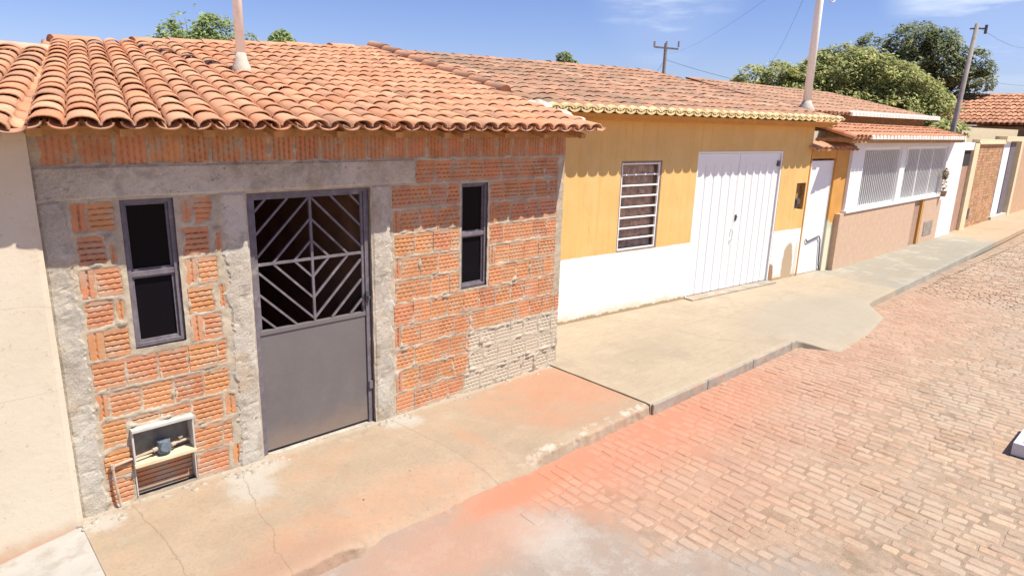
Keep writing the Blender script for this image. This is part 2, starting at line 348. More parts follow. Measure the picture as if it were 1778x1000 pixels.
e.mix(e.op('MULTIPLY', e.op('MULTIPLY', e.ramp(kd, .07, .02), e.op('MULTIPLY', e.ramp(e.x, 3.3, 3.7), e.ramp(e.noise(10), -.02, .08))), .75), (.52, .46, .38))
e.mix(e.op('MULTIPLY', e.ramp(e.noise(9, 8, .8), .05, .15), .30), (.24, .17, .11))
e.mix(e.op('MULTIPLY', e.ramp(e.noise(1.3, 9, .75), .02, .14), .35), (.29, .24, .17))
e.mix(e.op('MULTIPLY', e.ramp(e.noise(34, 3, .8), .11, .16), .45), (.20, .15, .10))
for x0, sl, nn_ in ((3.05, .10, .10), (1.52, -.16, .16), (.92, .05, .12)):
    d = e.op('ABSOLUTE', e.op('ADD', e.op('SUBTRACT', e.x, x0), e.op('ADD', e.op('MULTIPLY', e.op('SUBTRACT', e.y, 4.1), sl), e.op('MULTIPLY', e.noise(3.5, 5), nn_))))
    e.mix(e.op('MULTIPLY', e.ramp(d, .007, .001), .55), (.22, .15, .10))
m_slab = mat('pale cement slab', (.37, .305, .22), tint=False, var=.06, scale=1.5, rough=.92, bump=.45, bscale=60, bdist=.004,
             stains=(((.42, .355, .265), 1.3, .5, .7, .5), ((.29, .25, .19), 3.5, .60, .72, .45), ((.45, .27, .17), 1.9, .64, .8, .4)), fine=.06)
e = Ext(m_slab)
gx = e.op('ADD', e.x, e.op('MULTIPLY', e.noise(1.2), 3.0))
e.mix(e.op('MULTIPLY', e.op('MULTIPLY', e.ramp(gx, 12.2, 13.0), e.ramp(gx, 20.8, 19.4)), .85), (.275, .265, .22))
e.mix(e.op('MULTIPLY', e.op('MULTIPLY', e.op('MULTIPLY', e.ramp(gx, 12.2, 13.0), e.ramp(gx, 20.8, 19.4)), e.ramp(e.noise(1.6, 6), .02, .12)), .7), (.38, .365, .31))
e.mix(e.op('MULTIPLY', e.ramp(gx, 20.0, 21.5), .7), (.47, .32, .2))
for x0, sl, nn_, st2 in ((7.4, .35, .5, .5), (9.3, -.2, .3, .5), (11.6, .3, .5, .4), (14.5, .1, .4, .4)):
    d = e.op('ABSOLUTE', e.op('ADD', e.op('SUBTRACT', e.x, x0), e.op('ADD', e.op('MULTIPLY', e.op('SUBTRACT', e.y, 4.4), sl), e.op('MULTIPLY', e.noise(1.6, 6), nn_))))
    e.mix(e.op('MULTIPLY', e.ramp(d, .012, .002), st2), (.20, .155, .105))
sc_ = N(e.nt, 'ShaderNodeTexNoise'); mq = N(e.nt, 'ShaderNodeMapping'); mq.inputs['Scale'].default_value = (1.1, 9, 1); mq.inputs['Rotation'].default_value = (0, 0, .5)
e.L.new(e.pos, mq.inputs['Vector']); e.L.new(mq.outputs['Vector'], sc_.inputs['Vector']); sc_.inputs['Scale'].default_value = 1.6; sc_.inputs['Detail'].default_value = 8; sc_.inputs['Roughness'].default_value = .7
e.mix(e.op('MULTIPLY', e.ramp(e.noise(30, 3, .8), .11, .16), .4), (.20, .17, .12))
e.mix(e.op('MULTIPLY', e.ramp(e.noise(1.1, 9, .75), .01, .12), .5), (.30, .245, .175))
e.mix(e.op('MULTIPLY', e.ramp(e.noise(2.3, 9, .75), .03, .14), .4), (.42, .37, .29))
e.mix(e.op('MULTIPLY', e.ramp(sc_.outputs['Fac'], .49, .66), .35), (.28, .225, .16))
e.mix(e.op('MULTIPLY', e.blob(6.5, 4.35, .6, .35, 'xy', .7, 2.5, 1.6), .35), (.26, .22, .17))
e.mix(e.op('MULTIPLY', e.blob(9.8, 3.7, 1.7, .75, 'xy', .5, 1.6, 1.0), .65), (.31, .28, .225))
m_kerb = mat('kerb concrete', (.34, .30, .245), tint=False, var=.25, scale=5, rough=.95, bump=.8, stains=(((.44, .26, .17), 4, .50, .62, .6), ((.22, .19, .15), 9, .52, .62, .5)), fine=.12)
m_dirt = mat('dry earth', (.36, .24, .15), tint=False, var=.3, scale=.6, rough=1)

# ------------------------------------------------------------ SETTING: ground, road, pavement
mb = MB(); mb.grid(lambda u, v: ((u-.5)*1600, (v-.5)*1600, -.16), 8, 8); mb.build('ground', m_dirt, kind='structure')
def road_h(x, y):
    """level of the joint filling; rises where dust and cement have settled"""
    cem = 3.35-x+fbm(x*.9, y*.9)*.8-(y-2.3)*.55
    k = max(0, min(1, (cem+.5)/1.0)); k = k*k*(3-2*k)
    red = max(0, 1-((x-4.2)/2.2)**2)*max(0, min(1, (y-2.75)/.55))
    h = -.1052 + .0085*k + .006*red*(.7+.6*fbm(x*3, y*3, 4)) + .002*fbm(x*9, y*9, 2) + .006*fbm(x*.7, y*.7, 2) + .004*fbm(x*1.3, y*1.3, 9)
    return h
mb = MB()
X0, X1, Y0, Y1 = -3.0, 13.0, -5.0, 3.62
mb.grid(lambda u, v: (X0+(X1-X0)*u, Y0+(Y1-Y0)*v, road_h(X0+(X1-X0)*u, Y0+(Y1-Y0)*v)+(.0 if u > 0 else 0)), 260, 140)
mb.grid(lambda u, v: (13.0+60*u, -5+(11.0 if False else 8.62)*v, -.1125), 30, 6)
mb.build('road', m_joint, smooth=True, kind='structure')
# individual paving stones, rows run across the road
mb = MB(); rnd = random.Random(3)
x = 1.6; row = 0
while x < 30:
    pw = .100 if x < 16 else .12
    ymin = .39+(x-4.97)*.177-1.4; ymin = max(ymin, -1.6)
    y = 3.44-(row % 2)*.082-rnd.random()*.03
    while y > ymin:
        ln = .155*rnd.choice((.72, .86, .95, 1.0, 1.05, 1.14, 1.3))*rnd.uniform(.95, 1.05)
        cx, cy = x+rnd.uniform(-.006, .006)+.022*fbm(x*.5, (y-ln/2)*.8, 3), y-ln/2+rnd.uniform(-.004, .004)+.03*fbm(x*.9, y*.3, 6)
        z = -.100-(.004 if rnd.random() < .12 else 0)+rnd.uniform(-.0035, .0025)+.006*fbm(x*.7, y*.7, 2); hw = pw/2-rnd.uniform(.003, .006); hl = ln/2-rnd.uniform(.003, .007)
        a = rnd.uniform(-.05, .05); ca, sa = math.cos(a), math.sin(a)
        if x < 14:
            tx, ty = rnd.uniform(-.006, .006), rnd.uniform(-.006, .006)
            outer = []; inner = []
            for (i, j) in ((-1, -.8), (-.75, -1), (.75, -1), (1, -.8), (1, .8), (.75, 1), (-.75, 1), (-1, .8)):
                px, py = i*hw*rnd.uniform(.84, 1.04), j*hl*rnd.uniform(.90, 1.03)
                for lst, sc, dz in ((outer, 1, -.0065), (inner, .80, 0)):
                    qx, qy = px*sc if sc < 1 else px, py*(1-(1-sc)*.6)
                    lst.append((cx+qx*ca-qy*sa, cy+qx*sa+qy*ca, z+dz+qx*tx+qy*ty))
            fs = [(i, (i+1) % 8, 8+(i+1) % 8, 8+i) for i in range(8)]+[tuple(range(8, 16))]
            vv = outer+inner
        else:
            vv = [(cx-hw, cy-hl, z), (cx+hw, cy-hl, z), (cx+hw, cy+hl, z), (cx-hw, cy+hl, z)]; fs = [(0, 1, 2, 3)]
        t = rnd.uniform(.88, 1.10); w = rnd.random()
        c = (t*1.03, t*.96, t*.92) if w < .3 else ((t*1.12, t*1.1, t*1.05) if w > .92 else (t, t, t))
        mb.mesh(vv, fs, c)
        y -= ln+.002
    x += pw; row += 1
mb.build('road_paving', m_stone, kind='structure')

# pavement before the brick house, its front edge worn down into a ramp
def walk_pt(u, v):
    x = .575+(5.095-.575)*u
    ramp = max(0, min(1, (x-1.75)/.35))*max(0, min(1, (3.75-x)/.5))
    ramp = ramp*ramp*(3-2*ramp)
    edge = 3.40+.03*fbm(x*2.2, 1)+.012*fbm(x*14, 3)-(.06 if x < 1.9 else 0)
    if v < .86:
        t = v/.86; y = 4.80-(4.80-edge)*t
        z = .0+.004*fbm(x*3, y*3, 1)
        drop = ramp*max(0, min(1, (t-.55)/.45))**1.6*.088
        rnd_ = max(0, (t-.95)/.05)**2*.012
        z -= drop+rnd_
        if y > 4.62: z += .012*max(0, fbm(x*7, y*7, 8))
    else:
        t = (v-.86)/.14; y = edge-.022*t-.03*ramp*t+.006*fbm(x*20, v*9, 5); ztop = -.012-ramp*.088
        z = ztop+(-.125-ztop)*t
    return (x, y, z)
mb = MB(); mb.grid(lambda u, v: walk_pt(u, v), 240, 84)
mb.face([(.577, 4.8, -.14), (.577, 3.34, -.14), (.577, 3.36, -.012), (.577, 4.8, -.002)])
mb.build('pavement', m_walk, smooth=True, kind='structure')
# slab before the yellow house and on to the end of the street
def facade2_y(x): return 5.71-(x-6.254)*.1051
def slab_edge(x):
    pts = ((5.1, 3.40), (8.3, 3.385), (8.42, 3.20), (8.62, 2.88), (9.4, 2.95), (10.7, 3.13), (11.1, 3.50), (30, 3.95), (60, 4.6))
    for (a, b), (c, d) in zip(pts, pts[1:]):
        if a <= x <= c: return b+(d-b)*(x-a)/(c-a)
    return 4.6
def slab_pt(u, v, x0, x1):
    x = x0+(x1-x0)*u
    e0 = slab_edge(x)+.010*fbm(x*4, 0, 7); back = 5.95 if x < 12 else 5.2
    onramp = 1 if 8.3 < x < 11.1 else 0
    tr_ = max(0, min(1, (x-8.2)/.3))*max(0, min(1, (11.35-x)/.4))
    if v < .9:
        t = v/.9; y = back-(back-e0)*t
        z = .012 if x < 12.8 else max(.0, .012-(x-12.8)*.02)
        z += .003*fbm(x*1.7, y*1.7)
        z -= tr_*max(0, min(1, (3.75-y)/.8))*.115
        z -= max(0, (t-.985)/.015)*.006
    else:
        t = (v-.9)/.1; y = e0-.012*t; zt = .006-tr_*max(0, min(1, (3.75-e0)/.8))*.115
        z = zt+(-.13-zt)*t
    return (x, y, z)
mb = MB(); mb.grid(lambda u, v: slab_pt(u, v, 5.1, 15.0), 220, 60)
mb.grid(lambda u, v: slab_pt(u, v, 15.0, 60.0), 60, 40)
mb.face([(5.1, 3.40, -.13), (5.1, 3.40, .009), (5.1, 5.95, .009), (5.1, 5.95, -.13)])
mb.build('pavement_slab', m_slab, smooth=True, kind='structure')
mb = MB()
x = 5.115
while x < 8.28:      # clean cast kerb stones set against the slab
    ln = min(1.0, 8.3-x)
    mb.box(x, x+ln-.006, 3.368, 3.399, -.13, .010); x += ln
mb.build('kerb', m_kerb, kind='structure', bevel=.011)
# pale tiled step before the cream house
mb = MB()
mb.grid(lambda u, v: (-3.0+3.577*u, 4.69-1.2*v if v < .9 else 3.61, -.10+.094*max(0, (u-.86)/.14)**.8+.002*fbm(u*30, v*6) if v < .9 else -.15), 120, 20)
m_step = mat('white cement step', (.40, .38, .345), tint=False, var=.12, scale=4, rough=.85, bump=.5, stains=(((.30, .25, .20), 7, .5, .64, .6), ((.42, .24, .15), 5, .66, .76, .5)))
mb.build('pavement_step', m_step, kind='structure', bevel=.008)

# ------------------------------------------------------------ roofs of barrel tiles
def tile_roof(mb, e0, e1, r0, r1, ncol, nrow, seed=1, hi=True, tints=None, arch=.32, cover=.98, lift=.003, trough=True, jit=1.0, vmax=None):
    rnd = random.Random(seed); e0, e1, r0, r1 = map(Vector, (e0, e1, r0, r1))
    nrm = (e1-e0).cross(r0-e0).normalized()
    if nrm.z < 0: nrm = -nrm
    def P(u, v): return e0.lerp(e1, u).lerp(r0.lerp(r1, u), v)
    K = 9 if hi else 6
    for i in range(ncol+1):
        for kind in ((0, 1) if trough else (1,)):
            u = (i+(.5 if kind else 0))/ncol
            if u > 1.001: continue
            cu = rnd.uniform(-.03, .03)/ncol*jit
            for j in range(nrow):
                ov = .16
                vf = j/nrow+(rnd.uniform(-.12, .12)/nrow*jit if j else rnd.uniform(-.05, .05)/nrow); vb = (j+1+ov)/nrow
                if vb > 1.0: vb = 1.0
                if vf < 0: vf = vf*.5
                a = P(u+cu+rnd.uniform(-.025, .025)/ncol*jit, vf); b = P(u+cu+rnd.uniform(-.02, .02)/ncol*jit, vb)
                side = (P(min(u+.01, 1.2), vf)-P(u-.01, vf)).normalized()
                pf = (P(1, vf)-P(0, vf)).length/ncol; pb = (P(1, vb)-P(0, vb)).length/ncol
                tk = .011 if hi else .007
                roll = rnd.uniform(-.06, .06)*jit
                c = tints(rnd, a) if tints else (1, 1, 1)
                if kind:
                    wf, wb = pf*cover/2*1.03, pb*cover/2*.93; hf, hb = pf*arch, pb*arch*.93
                    zf, zb = tk+lift+rnd.uniform(0, .006)*jit, 0.0
                    sg = 1
                else:
                    wf, wb = pf*.86/2, pb*.86/2; hf, hb = pf*.25, pb*.25; zf, zb = pf*.25-.016+tk*.5, pb*.25-.016; sg = -1
                def arc(p, w, h, z, dr):
                    out = []
                    for k in range(K):
                        t = math.pi*k/(K-1)
                        cx_ = -math.cos(t)*(w-dr); cz = math.sin(t)**.85*(h-dr)*sg if 0 < k < K-1 else 0
                        out.append(p+side*cx_+nrm*(cz+z+cx_*roll))
                    return out
                A = arc(a, wf, hf, zf, 0); B = arc(b, wb, hb, zb, 0)
                n = K
                fs = [(k, k+1, n+k+1, n+k) for k in range(K-1)]
                vv = A+B
                if hi or j == 0:
                    A2 = arc(a, wf, hf, zf, tk); B2 = arc(b, wb, hb, zb, tk)
                    vv += A2+B2
                    fs += [(2*n+k+1, 2*n+k, 3*n+k, 3*n+k+1) for k in range(K-1)]
                    fs += [(k+1, k, 2*n+k, 2*n+k+1) for k in range(K-1)]
                mb.mesh(vv, fs, c)
def new_tint(r, p):
    t = r.uniform(.84, 1.12); w = r.random()
    if w < .12: return (t*1.03, t*1.12, t*1.16)
    if w < .30: return (t*1.02, t*.90, t*.84)
    if w > .93: return (t*.78, t*.80, t*.85)
    return (t, t, t)
def old_tint(r, p):
    t = r.uniform(.82, 1.15); w = r.random()
    if w < .10: return (t*1.05, t*1.2, t*1.3)
    if w < .30: return (t*.82, t*.90, t*.95)
    return (t, t*.95, t*.92)

# ------------------------------------------------------------ THE BRICK HOUSE
W0 = 4.762                       # plane of its front wall
bh = thing('brick_house', (.59, W0, 0), 'unfinished bare clay-block house with a grey steel door and new orange tile roof', 'house')
openings = [(1.03, 1.353, 1.095, 2.098), (1.835, 2.86, 0, 2.105), (3.81, 4.138, 1.082, 2.088), (.93, 1.335, .02, .545)]
rnd = random.Random(11)
ZC = [0, .215, .43, .64, .845, 1.06, 1.27, 1.475, 1.68, 1.895, 2.10, 2.31, 2.535]
blocks = []                       # x0,x1,z0,z1,vertical
def run(x0, x1, z0, z1, wd=.2, vert=False, start=0, endv=None):
    x = x0; first = True
    while x < x1-.03:
        w = wd*rnd.uniform(.95, 1.05)
        if first and start: w = start
        v = vert or (first and start and start < .12)
        if x+w > x1-.06: w = x1-x
        if w > .26: w = w/2
        blocks.append([x+.0035, min(x+w, x1)-.0035, z0+.0125, z1-.0125, v]); x += w; first = False
for k in range(11):
    z0, z1 = ZC[k], ZC[k+1]
    st = (.06 if k % 2 else .19)
    if k < 10:
        # left of the door
        if k < 5:
            jag = .03*rnd.random()
            if k < 3 and True:
                if k == 0:
                    run(.755, .93, z0, z1); run(1.335, 1.57, z0, z1); blocks.append([1.60, 1.68, z0+.02, z1-.02, True])
                elif k == 1: run(.76, .93, z0, z1); run(1.335, 1.61+jag, z0, z1)
                else:
                    run(.77, .93, z0, z1); run(1.338, 1.56, z0, z1); run(.935, 1.335, .548, z1); blocks.append([1.575, 1.65, z0+.03, z1-.02, True])
            else: run(.76, 1.60+jag, z0, z1, start=(.075 if k == 3 else 0))
        else:
            if k % 2: run(.76, 1.0, z0, z1, start=.09); run(1.385, 1.60, z0, z1, start=.085)
            else: run(.765, .935, z0, z1); blocks.append([.945, .99, z0+.015, z1-.015, True]); run(1.385, 1.565, z0, z1); blocks.append([1.60, 1.64, z0+.02, z1-.02, True])
        # right of the door
        x0 = 3.06+.02*rnd.random()
        if k < 5: run(x0, 5.19 if k < 4 else 5.10, z0, z1, start=(.07 if k in (1, 3) else 0))
        else:
            run(x0, 3.79, z0, z1, start=(.075 if k in (6, 8) else 0))
            run(4.16, 5.09, z0, z1, start=(.075 if k in (6, 8) else .18))
    else:
        run(3.305, 5.09, z0, z1)
# upright top course
x = .64
while x < 5.18:
    w = rnd.uniform(.188, .205)
    if x+w > 5.19: w = 5.19-x
    if w > .08: blocks.append([x+.008, x+w-.008, ZC[11]+.012, 2.60, True])
    x += w
def block_mesh(mb, b):
    x0, x1, z0, z1, vert = b
    t = rnd.uniform(.93, 1.09); w = rnd.random()
    c = (t, t*rnd.uniform(.97, 1.06), t*rnd.uniform(.95, 1.08))
    if w < .05: c = (t*.9, t*.85, t*.9)
    yf = W0+rnd.uniform(-.003, .003)
    L, S = (z1-z0, x1-x0) if vert else (x1-x0, z1-z0)
    ns = max(1, round(S/.0375)); nl = max(3, round(L/.0115)); sh = S/ns
    if vert and ns < 3: ns = max(ns, 2); sh = S/ns
    rows = []
    for k in range(ns):
        a = k*sh; g_ = .0088
        if k: rows += [(a-.001, 'g', k), (a+g_, 'f', k)]
        else: rows += [(0, 'f', k)]
        rows += [(a+sh-g_, 'f', k)] if k < ns-1 else [(S, 'f', k)]
    slant = rnd.uniform(-.004, .004); deep = rnd.uniform(.6, 1.15)*(.8 if vert else 1)
    ph = rnd.random(); per = rnd.uniform(.042, .055)
    cont = .75 if (vert or x1 < 1.7) else .25
    gd = [[(.0015+.014*max(cont*.7, min(1, 1.6*math.sin(2*math.pi*(L*i/nl/per+ph+k*.37))+.25))+.002*rnd.random())*deep for i in range(nl+1)] for k in range(ns+1)]
    vv = []
    for (a, kd, k) in rows:
        for i in range(nl+1):
            l = L*i/nl; aa = a
            if kd == 'g': aa = a+rnd.uniform(-.001, .001)
            y = yf+(gd[k][i] if kd == 'g' else (rnd.uniform(0, .001)))
            if a not in (0, S): aa += slant*(i/nl-.5)+(0 if vert else .006*(((L*i/nl/per+ph+k*.37) % 1)-.5))
            vv.append((x0+aa, y, z0+l) if vert else (x0+l, y, z0+aa))
    fs = []
    m_ = nl+1
    for r_ in range(len(rows)-1):
        for i in range(nl):
            q = (r_*m_+i, r_*m_+i+1, (r_+1)*m_+i+1, (r_+1)*m_+i)
            fs.append(q if not vert else q[::-1])
    mb.mesh(vv, fs, c)
    d = .03
    for (p, q) in (((x0, z0), (x1, z0)), ((x1, z0), (x1, z1)), ((x1, z1), (x0, z1)), ((x0, z1), (x0, z0))):
        mb.face([(p[0], yf, p[1]), (p[0], yf+d, p[1]), (q[0], yf+d, q[1]), (q[0], yf, q[1])], c)
mb = MB()
for b in blocks: block_mesh(mb, b)
clay = mb.build('clay_blocks', m_clay, bh)
# mortar bed: swells in the joints, sinks behind the blocks, smears over their edges
def in_rect(x, z, r, g=0): return r[0]-g < x < r[1]+g and r[2]-g < z < r[3]+g
GX0, GX1, GZ0, GZ1 = .60, 5.19, -.04, 2.56
blk_rows = {}
for b in blocks: blk_rows.setdefault(round(b[2]//.2), []).append(b)
def mortar_pt(u, v):
    x = GX0+(GX1-GX0)*u; z = GZ0+(GZ1-GZ0)*v
    dd = -1
    for kk in (round(z//.2)-1, round(z//.2), round(z//.2)+1):
        for b in blk_rows.get(kk, ()):
            if b[0] < x < b[1] and b[2] < z < b[3]:
                dd = max(dd, min(x-b[0], b[1]-x, z-b[2], b[3]-z))
    n1 = fbm(x*9, z*9, 2); n2 = fbm(x*38, z*38, 5)
    if z < .64+.05*fbm(x*5, z*5, 7) and x > 3.85+.17*z+.1*fbm(x*7, z*7, 1): n1 += .35; dd = dd-.006 if dd > 0 else dd
    if dd < 0: y = W0-.0005+n1*.006+n2*.004
    else: y = W0+.003-.003+min(.03, dd*1.1)-max(0, n1+(.10 if x < 1.72 else 0))*.026+n2*.006
    return (x, y, z)
mb = MB()
def skipm(u, v):
    x = GX0+(GX1-GX0)*u; z = GZ0+(GZ1-GZ0)*v
    return any(in_rect(x, z, o, -.004) for o in openings)
mb.grid(mortar_pt, 330, 190, skip=skipm)
mb.build('mortar', m_mortar, bh, smooth=True)
# concrete posts and lintel beam, ragged cast faces
def rough_slab(x0, x1, z0, z1, proud, seed, rag=.03, left=True, right=True):
    mb = MB(); nx = max(3, int((x1-x0)/.018)); nz_ = max(4, int((z1-z0)/.018))
    def f(u, v):
        z = z0+(z1-z0)*v; l = x0+(rag*fbm(seed, z*7)*1.4+.012*fbm(seed, z*40) if left else 0); r_ = x1+(rag*fbm(seed+5, z*7)*1.4+.012*fbm(seed+5, z*40) if right else 0)
        x = l+(r_-l)*u
        ed = min(u, 1-u)*(x1-x0); ez = min(v, 1-v)*(z1-z0)
        y = W0-proud+.006*fbm(x*5, z*5, seed)+.0028*fbm(x*28, z*28, seed)+.02*max(0, fbm(x*11, z*11, seed+4)-.42)+max(0, .014-min(ed, ez))*1.0
        return (x, y, z)
    mb.grid(f, nx, nz_)
    mb.box(x0+.006, x1-.006, W0+.008, W0+.13, z0+.004, z1-.004)
    return mb
for i, (a, b, z0, z1, l_) in enumerate(((.592, .752, -.03, 2.108, False), (1.655, 1.835, -.03, 2.108, True), (2.86, 3.045, -.03, 2.108, True))):
    rough_slab(a, b, z0, z1, .010, i*3+1, left=l_ if i != 2 else False, right=(i != 1)).build('concrete_post', m_conc, bh, smooth=False)
rough_slab(.592, 3.30, 2.105, 2.318, .012, 20, left=False, rag=.012).build('concrete_beam', m_conc, bh, smooth=False)
# structure behind the facing: wall core with openings, side, back, floor
mb = MB(); yb0, yb1 = W0+.034, W0+.13
xs = sorted({.6, 5.19, .92, 1.345, *[o[0] for o in openings[:3]], *[o[1] for o in openings[:3]]})
for a, b in zip(xs, xs[1:]):
    cx = (a+b)/2; zs = [(0, 2.5)]
    for o in openings[:3]:
        if o[0] < cx < o[1]: zs = [(0, o[2]), (o[3], 2.5)]
    for z0, z1 in zs:
        if z1-z0 < .01: continue
        if z0 == 0 and a < 1.2 and b > 1.0: pass
        mb.box(a, b, yb0 if not (.9 < cx < 1.36) else yb0+.06, yb1+.06 if (.9 < cx < 1.36) else yb1, z0-.03, z1)
core = mb.build('wall', m_mortar, bh)
mb = MB()
mb.box(.592, .72, yb1, 8.3, -.1, 2.62); mb.box(5.07, 5.188, W0+.03, 8.6, -.1, 2.72); mb.box(.72, 5.07, 8.2, 8.3, -.1, 3.2)
mb.box(2.95, 3.05, 5.3, 8.2, -.1, 2.6)
mb.build('inner_wall', m_inner, bh)
mb = MB(); mb.box(.72, 5.07, W0+.10, 8.2, -.1, .004); mb.build('floor', m_dirt, bh)

# roof
EV = 4.335
e0, e1 = (.545, EV, 2.548), (5.235, EV-.01, 2.578); r0, r1 = (1.20, 7.30, 3.215), (5.02, 8.30, 3.545)
mb = MB(); tile_roof(mb, e0, e1, r0, r1, 27, 16, seed=5, tints=new_tint, jit=1.15)
def cap_tile(mb, a, b, w, h, r, n=7, tint=(1, 1.05, 1.08)):
    a, b = Vector(a), Vector(b); d = (b-a).normalized(); side = d.cross(Vector((0, 0, 1))).normalized(); up = side.cross(d).normalized()
    vv = []
    for p, s_ in ((a, 1.06), (b, .92)):
        for k in range(n):
            t = math.pi*k/(n-1); vv.append(p+side*math.cos(t)*w*s_+up*math.sin(t)*h*s_)
    fs = [(k, k+1, n+k+1, n+k) for k in range(n-1)]+[tuple(range(n))]
    t = r.uniform(.9, 1.1); mb.mesh(vv, fs, (t*tint[0], t*tint[1], t*tint[2]))
rr_ = random.Random(9)
R0, R1 = Vector(r0), Vector(r1)
for k in range(11):
    a = R0.lerp(R1, k/11)+Vector((0, 0, .0+rr_.uniform(-.006, .008))); b = R0.lerp(R1, (k+1.12)/11)+Vector((0, 0, -.005))
    if rr_.random() < .12: continue
    cap_tile(mb, a, b, .075, .058, rr_)
E1 = Vector(e1)
for k in range(5, 14):
    a = E1.lerp(R1, k/14)+Vector((.06, 0, .045)); b = E1.lerp(R1, (k+1.15)/14)+Vector((.06, 0, .035))
    cap_tile(mb, a, b, .085, .07, rr_)
roof = mb.build('roof', m_tile, bh, smooth=True)
mb = MB()
def lump(mb, c, rx, ry, rz, seed, n=14, m=7):
    def f(u, v):
        t = 2*math.pi*u; p = math.pi/2*v
        k = 1+.35*fbm(math.cos(t)*1.5+seed, math.sin(t)*1.5, v*1.5)
        return (c[0]+rx*math.cos(t)*math.cos(p)*k, c[1]+ry*math.sin(t)*math.cos(p)*k, c[2]+rz*math.sin(p)*k)
    mb.grid(f, n, m)
lump(mb, (5.27, 5.30, 2.80), .14, .22, .07, 3); lump(mb, (5.26, 4.98, 2.72), .12, .2, .06, 5); lump(mb, (5.23, 4.7, 2.66), .10, .16, .05, 6)
mb.build('mortar_bedding', m_lime, roof, smooth=True)
mb = MB()          # added sheet under the tiles to block light, and the slope behind the ridge
mb.face([(.60, W0-.10, 2.585), (5.20, W0-.10, 2.61), (r1[0]+.1, r1[1], r1[2]-.06), (r0[0], r0[1], r0[2]-.06)])
mb.face([(r0[0], r0[1]+.02, r0[2]-.03), (r1[0]+.1, r1[1]+.02, r1[2]-.03), (r1[0]+.1, 12.0, 2.7), (r0[0]-1, 12.0, 2.6)])
mb.build('light_block_and_back_slope', m_wood, roof)
mb = MB(); mb.box(.60, 5.215, W0-.115, W0-.07, 2.500, 2.552); mb.build('eaves_board', m_wood, bh)
for xr in (.60, 1.05, 1.52, 1.98, 2.45, 2.95, 3.42, 3.62, 4.10, 4.60, 5.12):
    mb = MB(); mb.bar((xr, EV+.13, 2.520), (xr, W0+.06, 2.595), .045, .07, up=(1, 0, 0)); mb.build('rafter', m_wood, bh)

# steel door
YD = W0+.045
door = None
mb = MB(); mb.box(1.885, 2.805, YD+.004, YD+.03, .030, 1.035)
mb.box(1.885, 2.805, YD-.006, YD+.004, 1.0, 1.035)
door = mb.build('door', m_door, bh, bevel=.002)
mb = MB()
mb.box(1.84, 1.883, YD-.012, YD+.05, 0, 2.1); mb.box(2.807, 2.85, YD-.012, YD+.05, 0, 2.1); mb.box(1.883, 2.807, YD-.012, YD+.05, 2.06, 2.1)
mb.build('door_frame', m_frame, bh, bevel=.002)
mb = MB()
gx0, gx1, gz0, gz1 = 1.886, 2.804, 1.036, 2.06; gcx, gcz = (gx0+gx1)/2, 1.55
mb.box(gx0, gx0+.022, YD, YD+.022, gz0, gz1); mb.box(gx1-.022, gx1, YD, YD+.022, gz0, gz1); mb.box(gx0+.022, gx1-.022, YD, YD+.022, gz1-.022, gz1)
mb.box(gcx-.010, gcx+.010, YD+.001, YD+.021, gz0, gz1-.022); mb.box(gx0+.022, gx1-.022, YD+.002, YD+.02, gcz-.010, gcz+.010)
def clipseg(p, q, hw, hh0, hh1):
    pts = []
    (x0, z0), (x1, z1) = p, q; t0, t1 = 0.0, 1.0
    for d, lo, hi, s0 in ((x1-x0, -hw, hw, x0), (z1-z0, -hh0, hh1, z0)):
        if abs(d) < 1e-9: continue
        a, b = (lo-s0)/d, (hi-s0)/d
        if a > b: a, b = b, a
        t0, t1 = max(t0, a), min(t1, b)
    if t0 >= t1: return None
    return (x0+(x1-x0)*t0, z0+(z1-z0)*t0), (x0+(x1-x0)*t1, z0+(z1-z0)*t1)
for c in (.150, .322, .494, .666, .838):
    for sx in (-1, 1):
        for sz in (-1, 1):
            s_ = clipseg((0, sz*c), (sx*c, 0), .438, .512, .488)
            if s_: mb.bar((gcx+s_[0][0], YD+.012, gcz+s_[0][1]), (gcx+s_[1][0], YD+.012, gcz+s_[1][1]), .016, .014)
mb.build('grille', m_frame, door)
mb = MB(); mb.box(2.80, 2.83, YD-.03, YD-.012, 1.12, 1.22); mb.tube([(2.815, YD-.03, 1.17), (2.815, YD-.06, 1.17)], .012, 8); mb.build('lock', m_iron, door)
mb = MB(); mb.box(2.812, 2.848, YD-.028, YD-.0125, .33, .40); mb.build('hinge', m_frame, door)
mb = MB(); mb.box(1.836, 2.859, W0+.01, W0+.10, -.02, .005); mb.build('threshold', m_conc, bh)
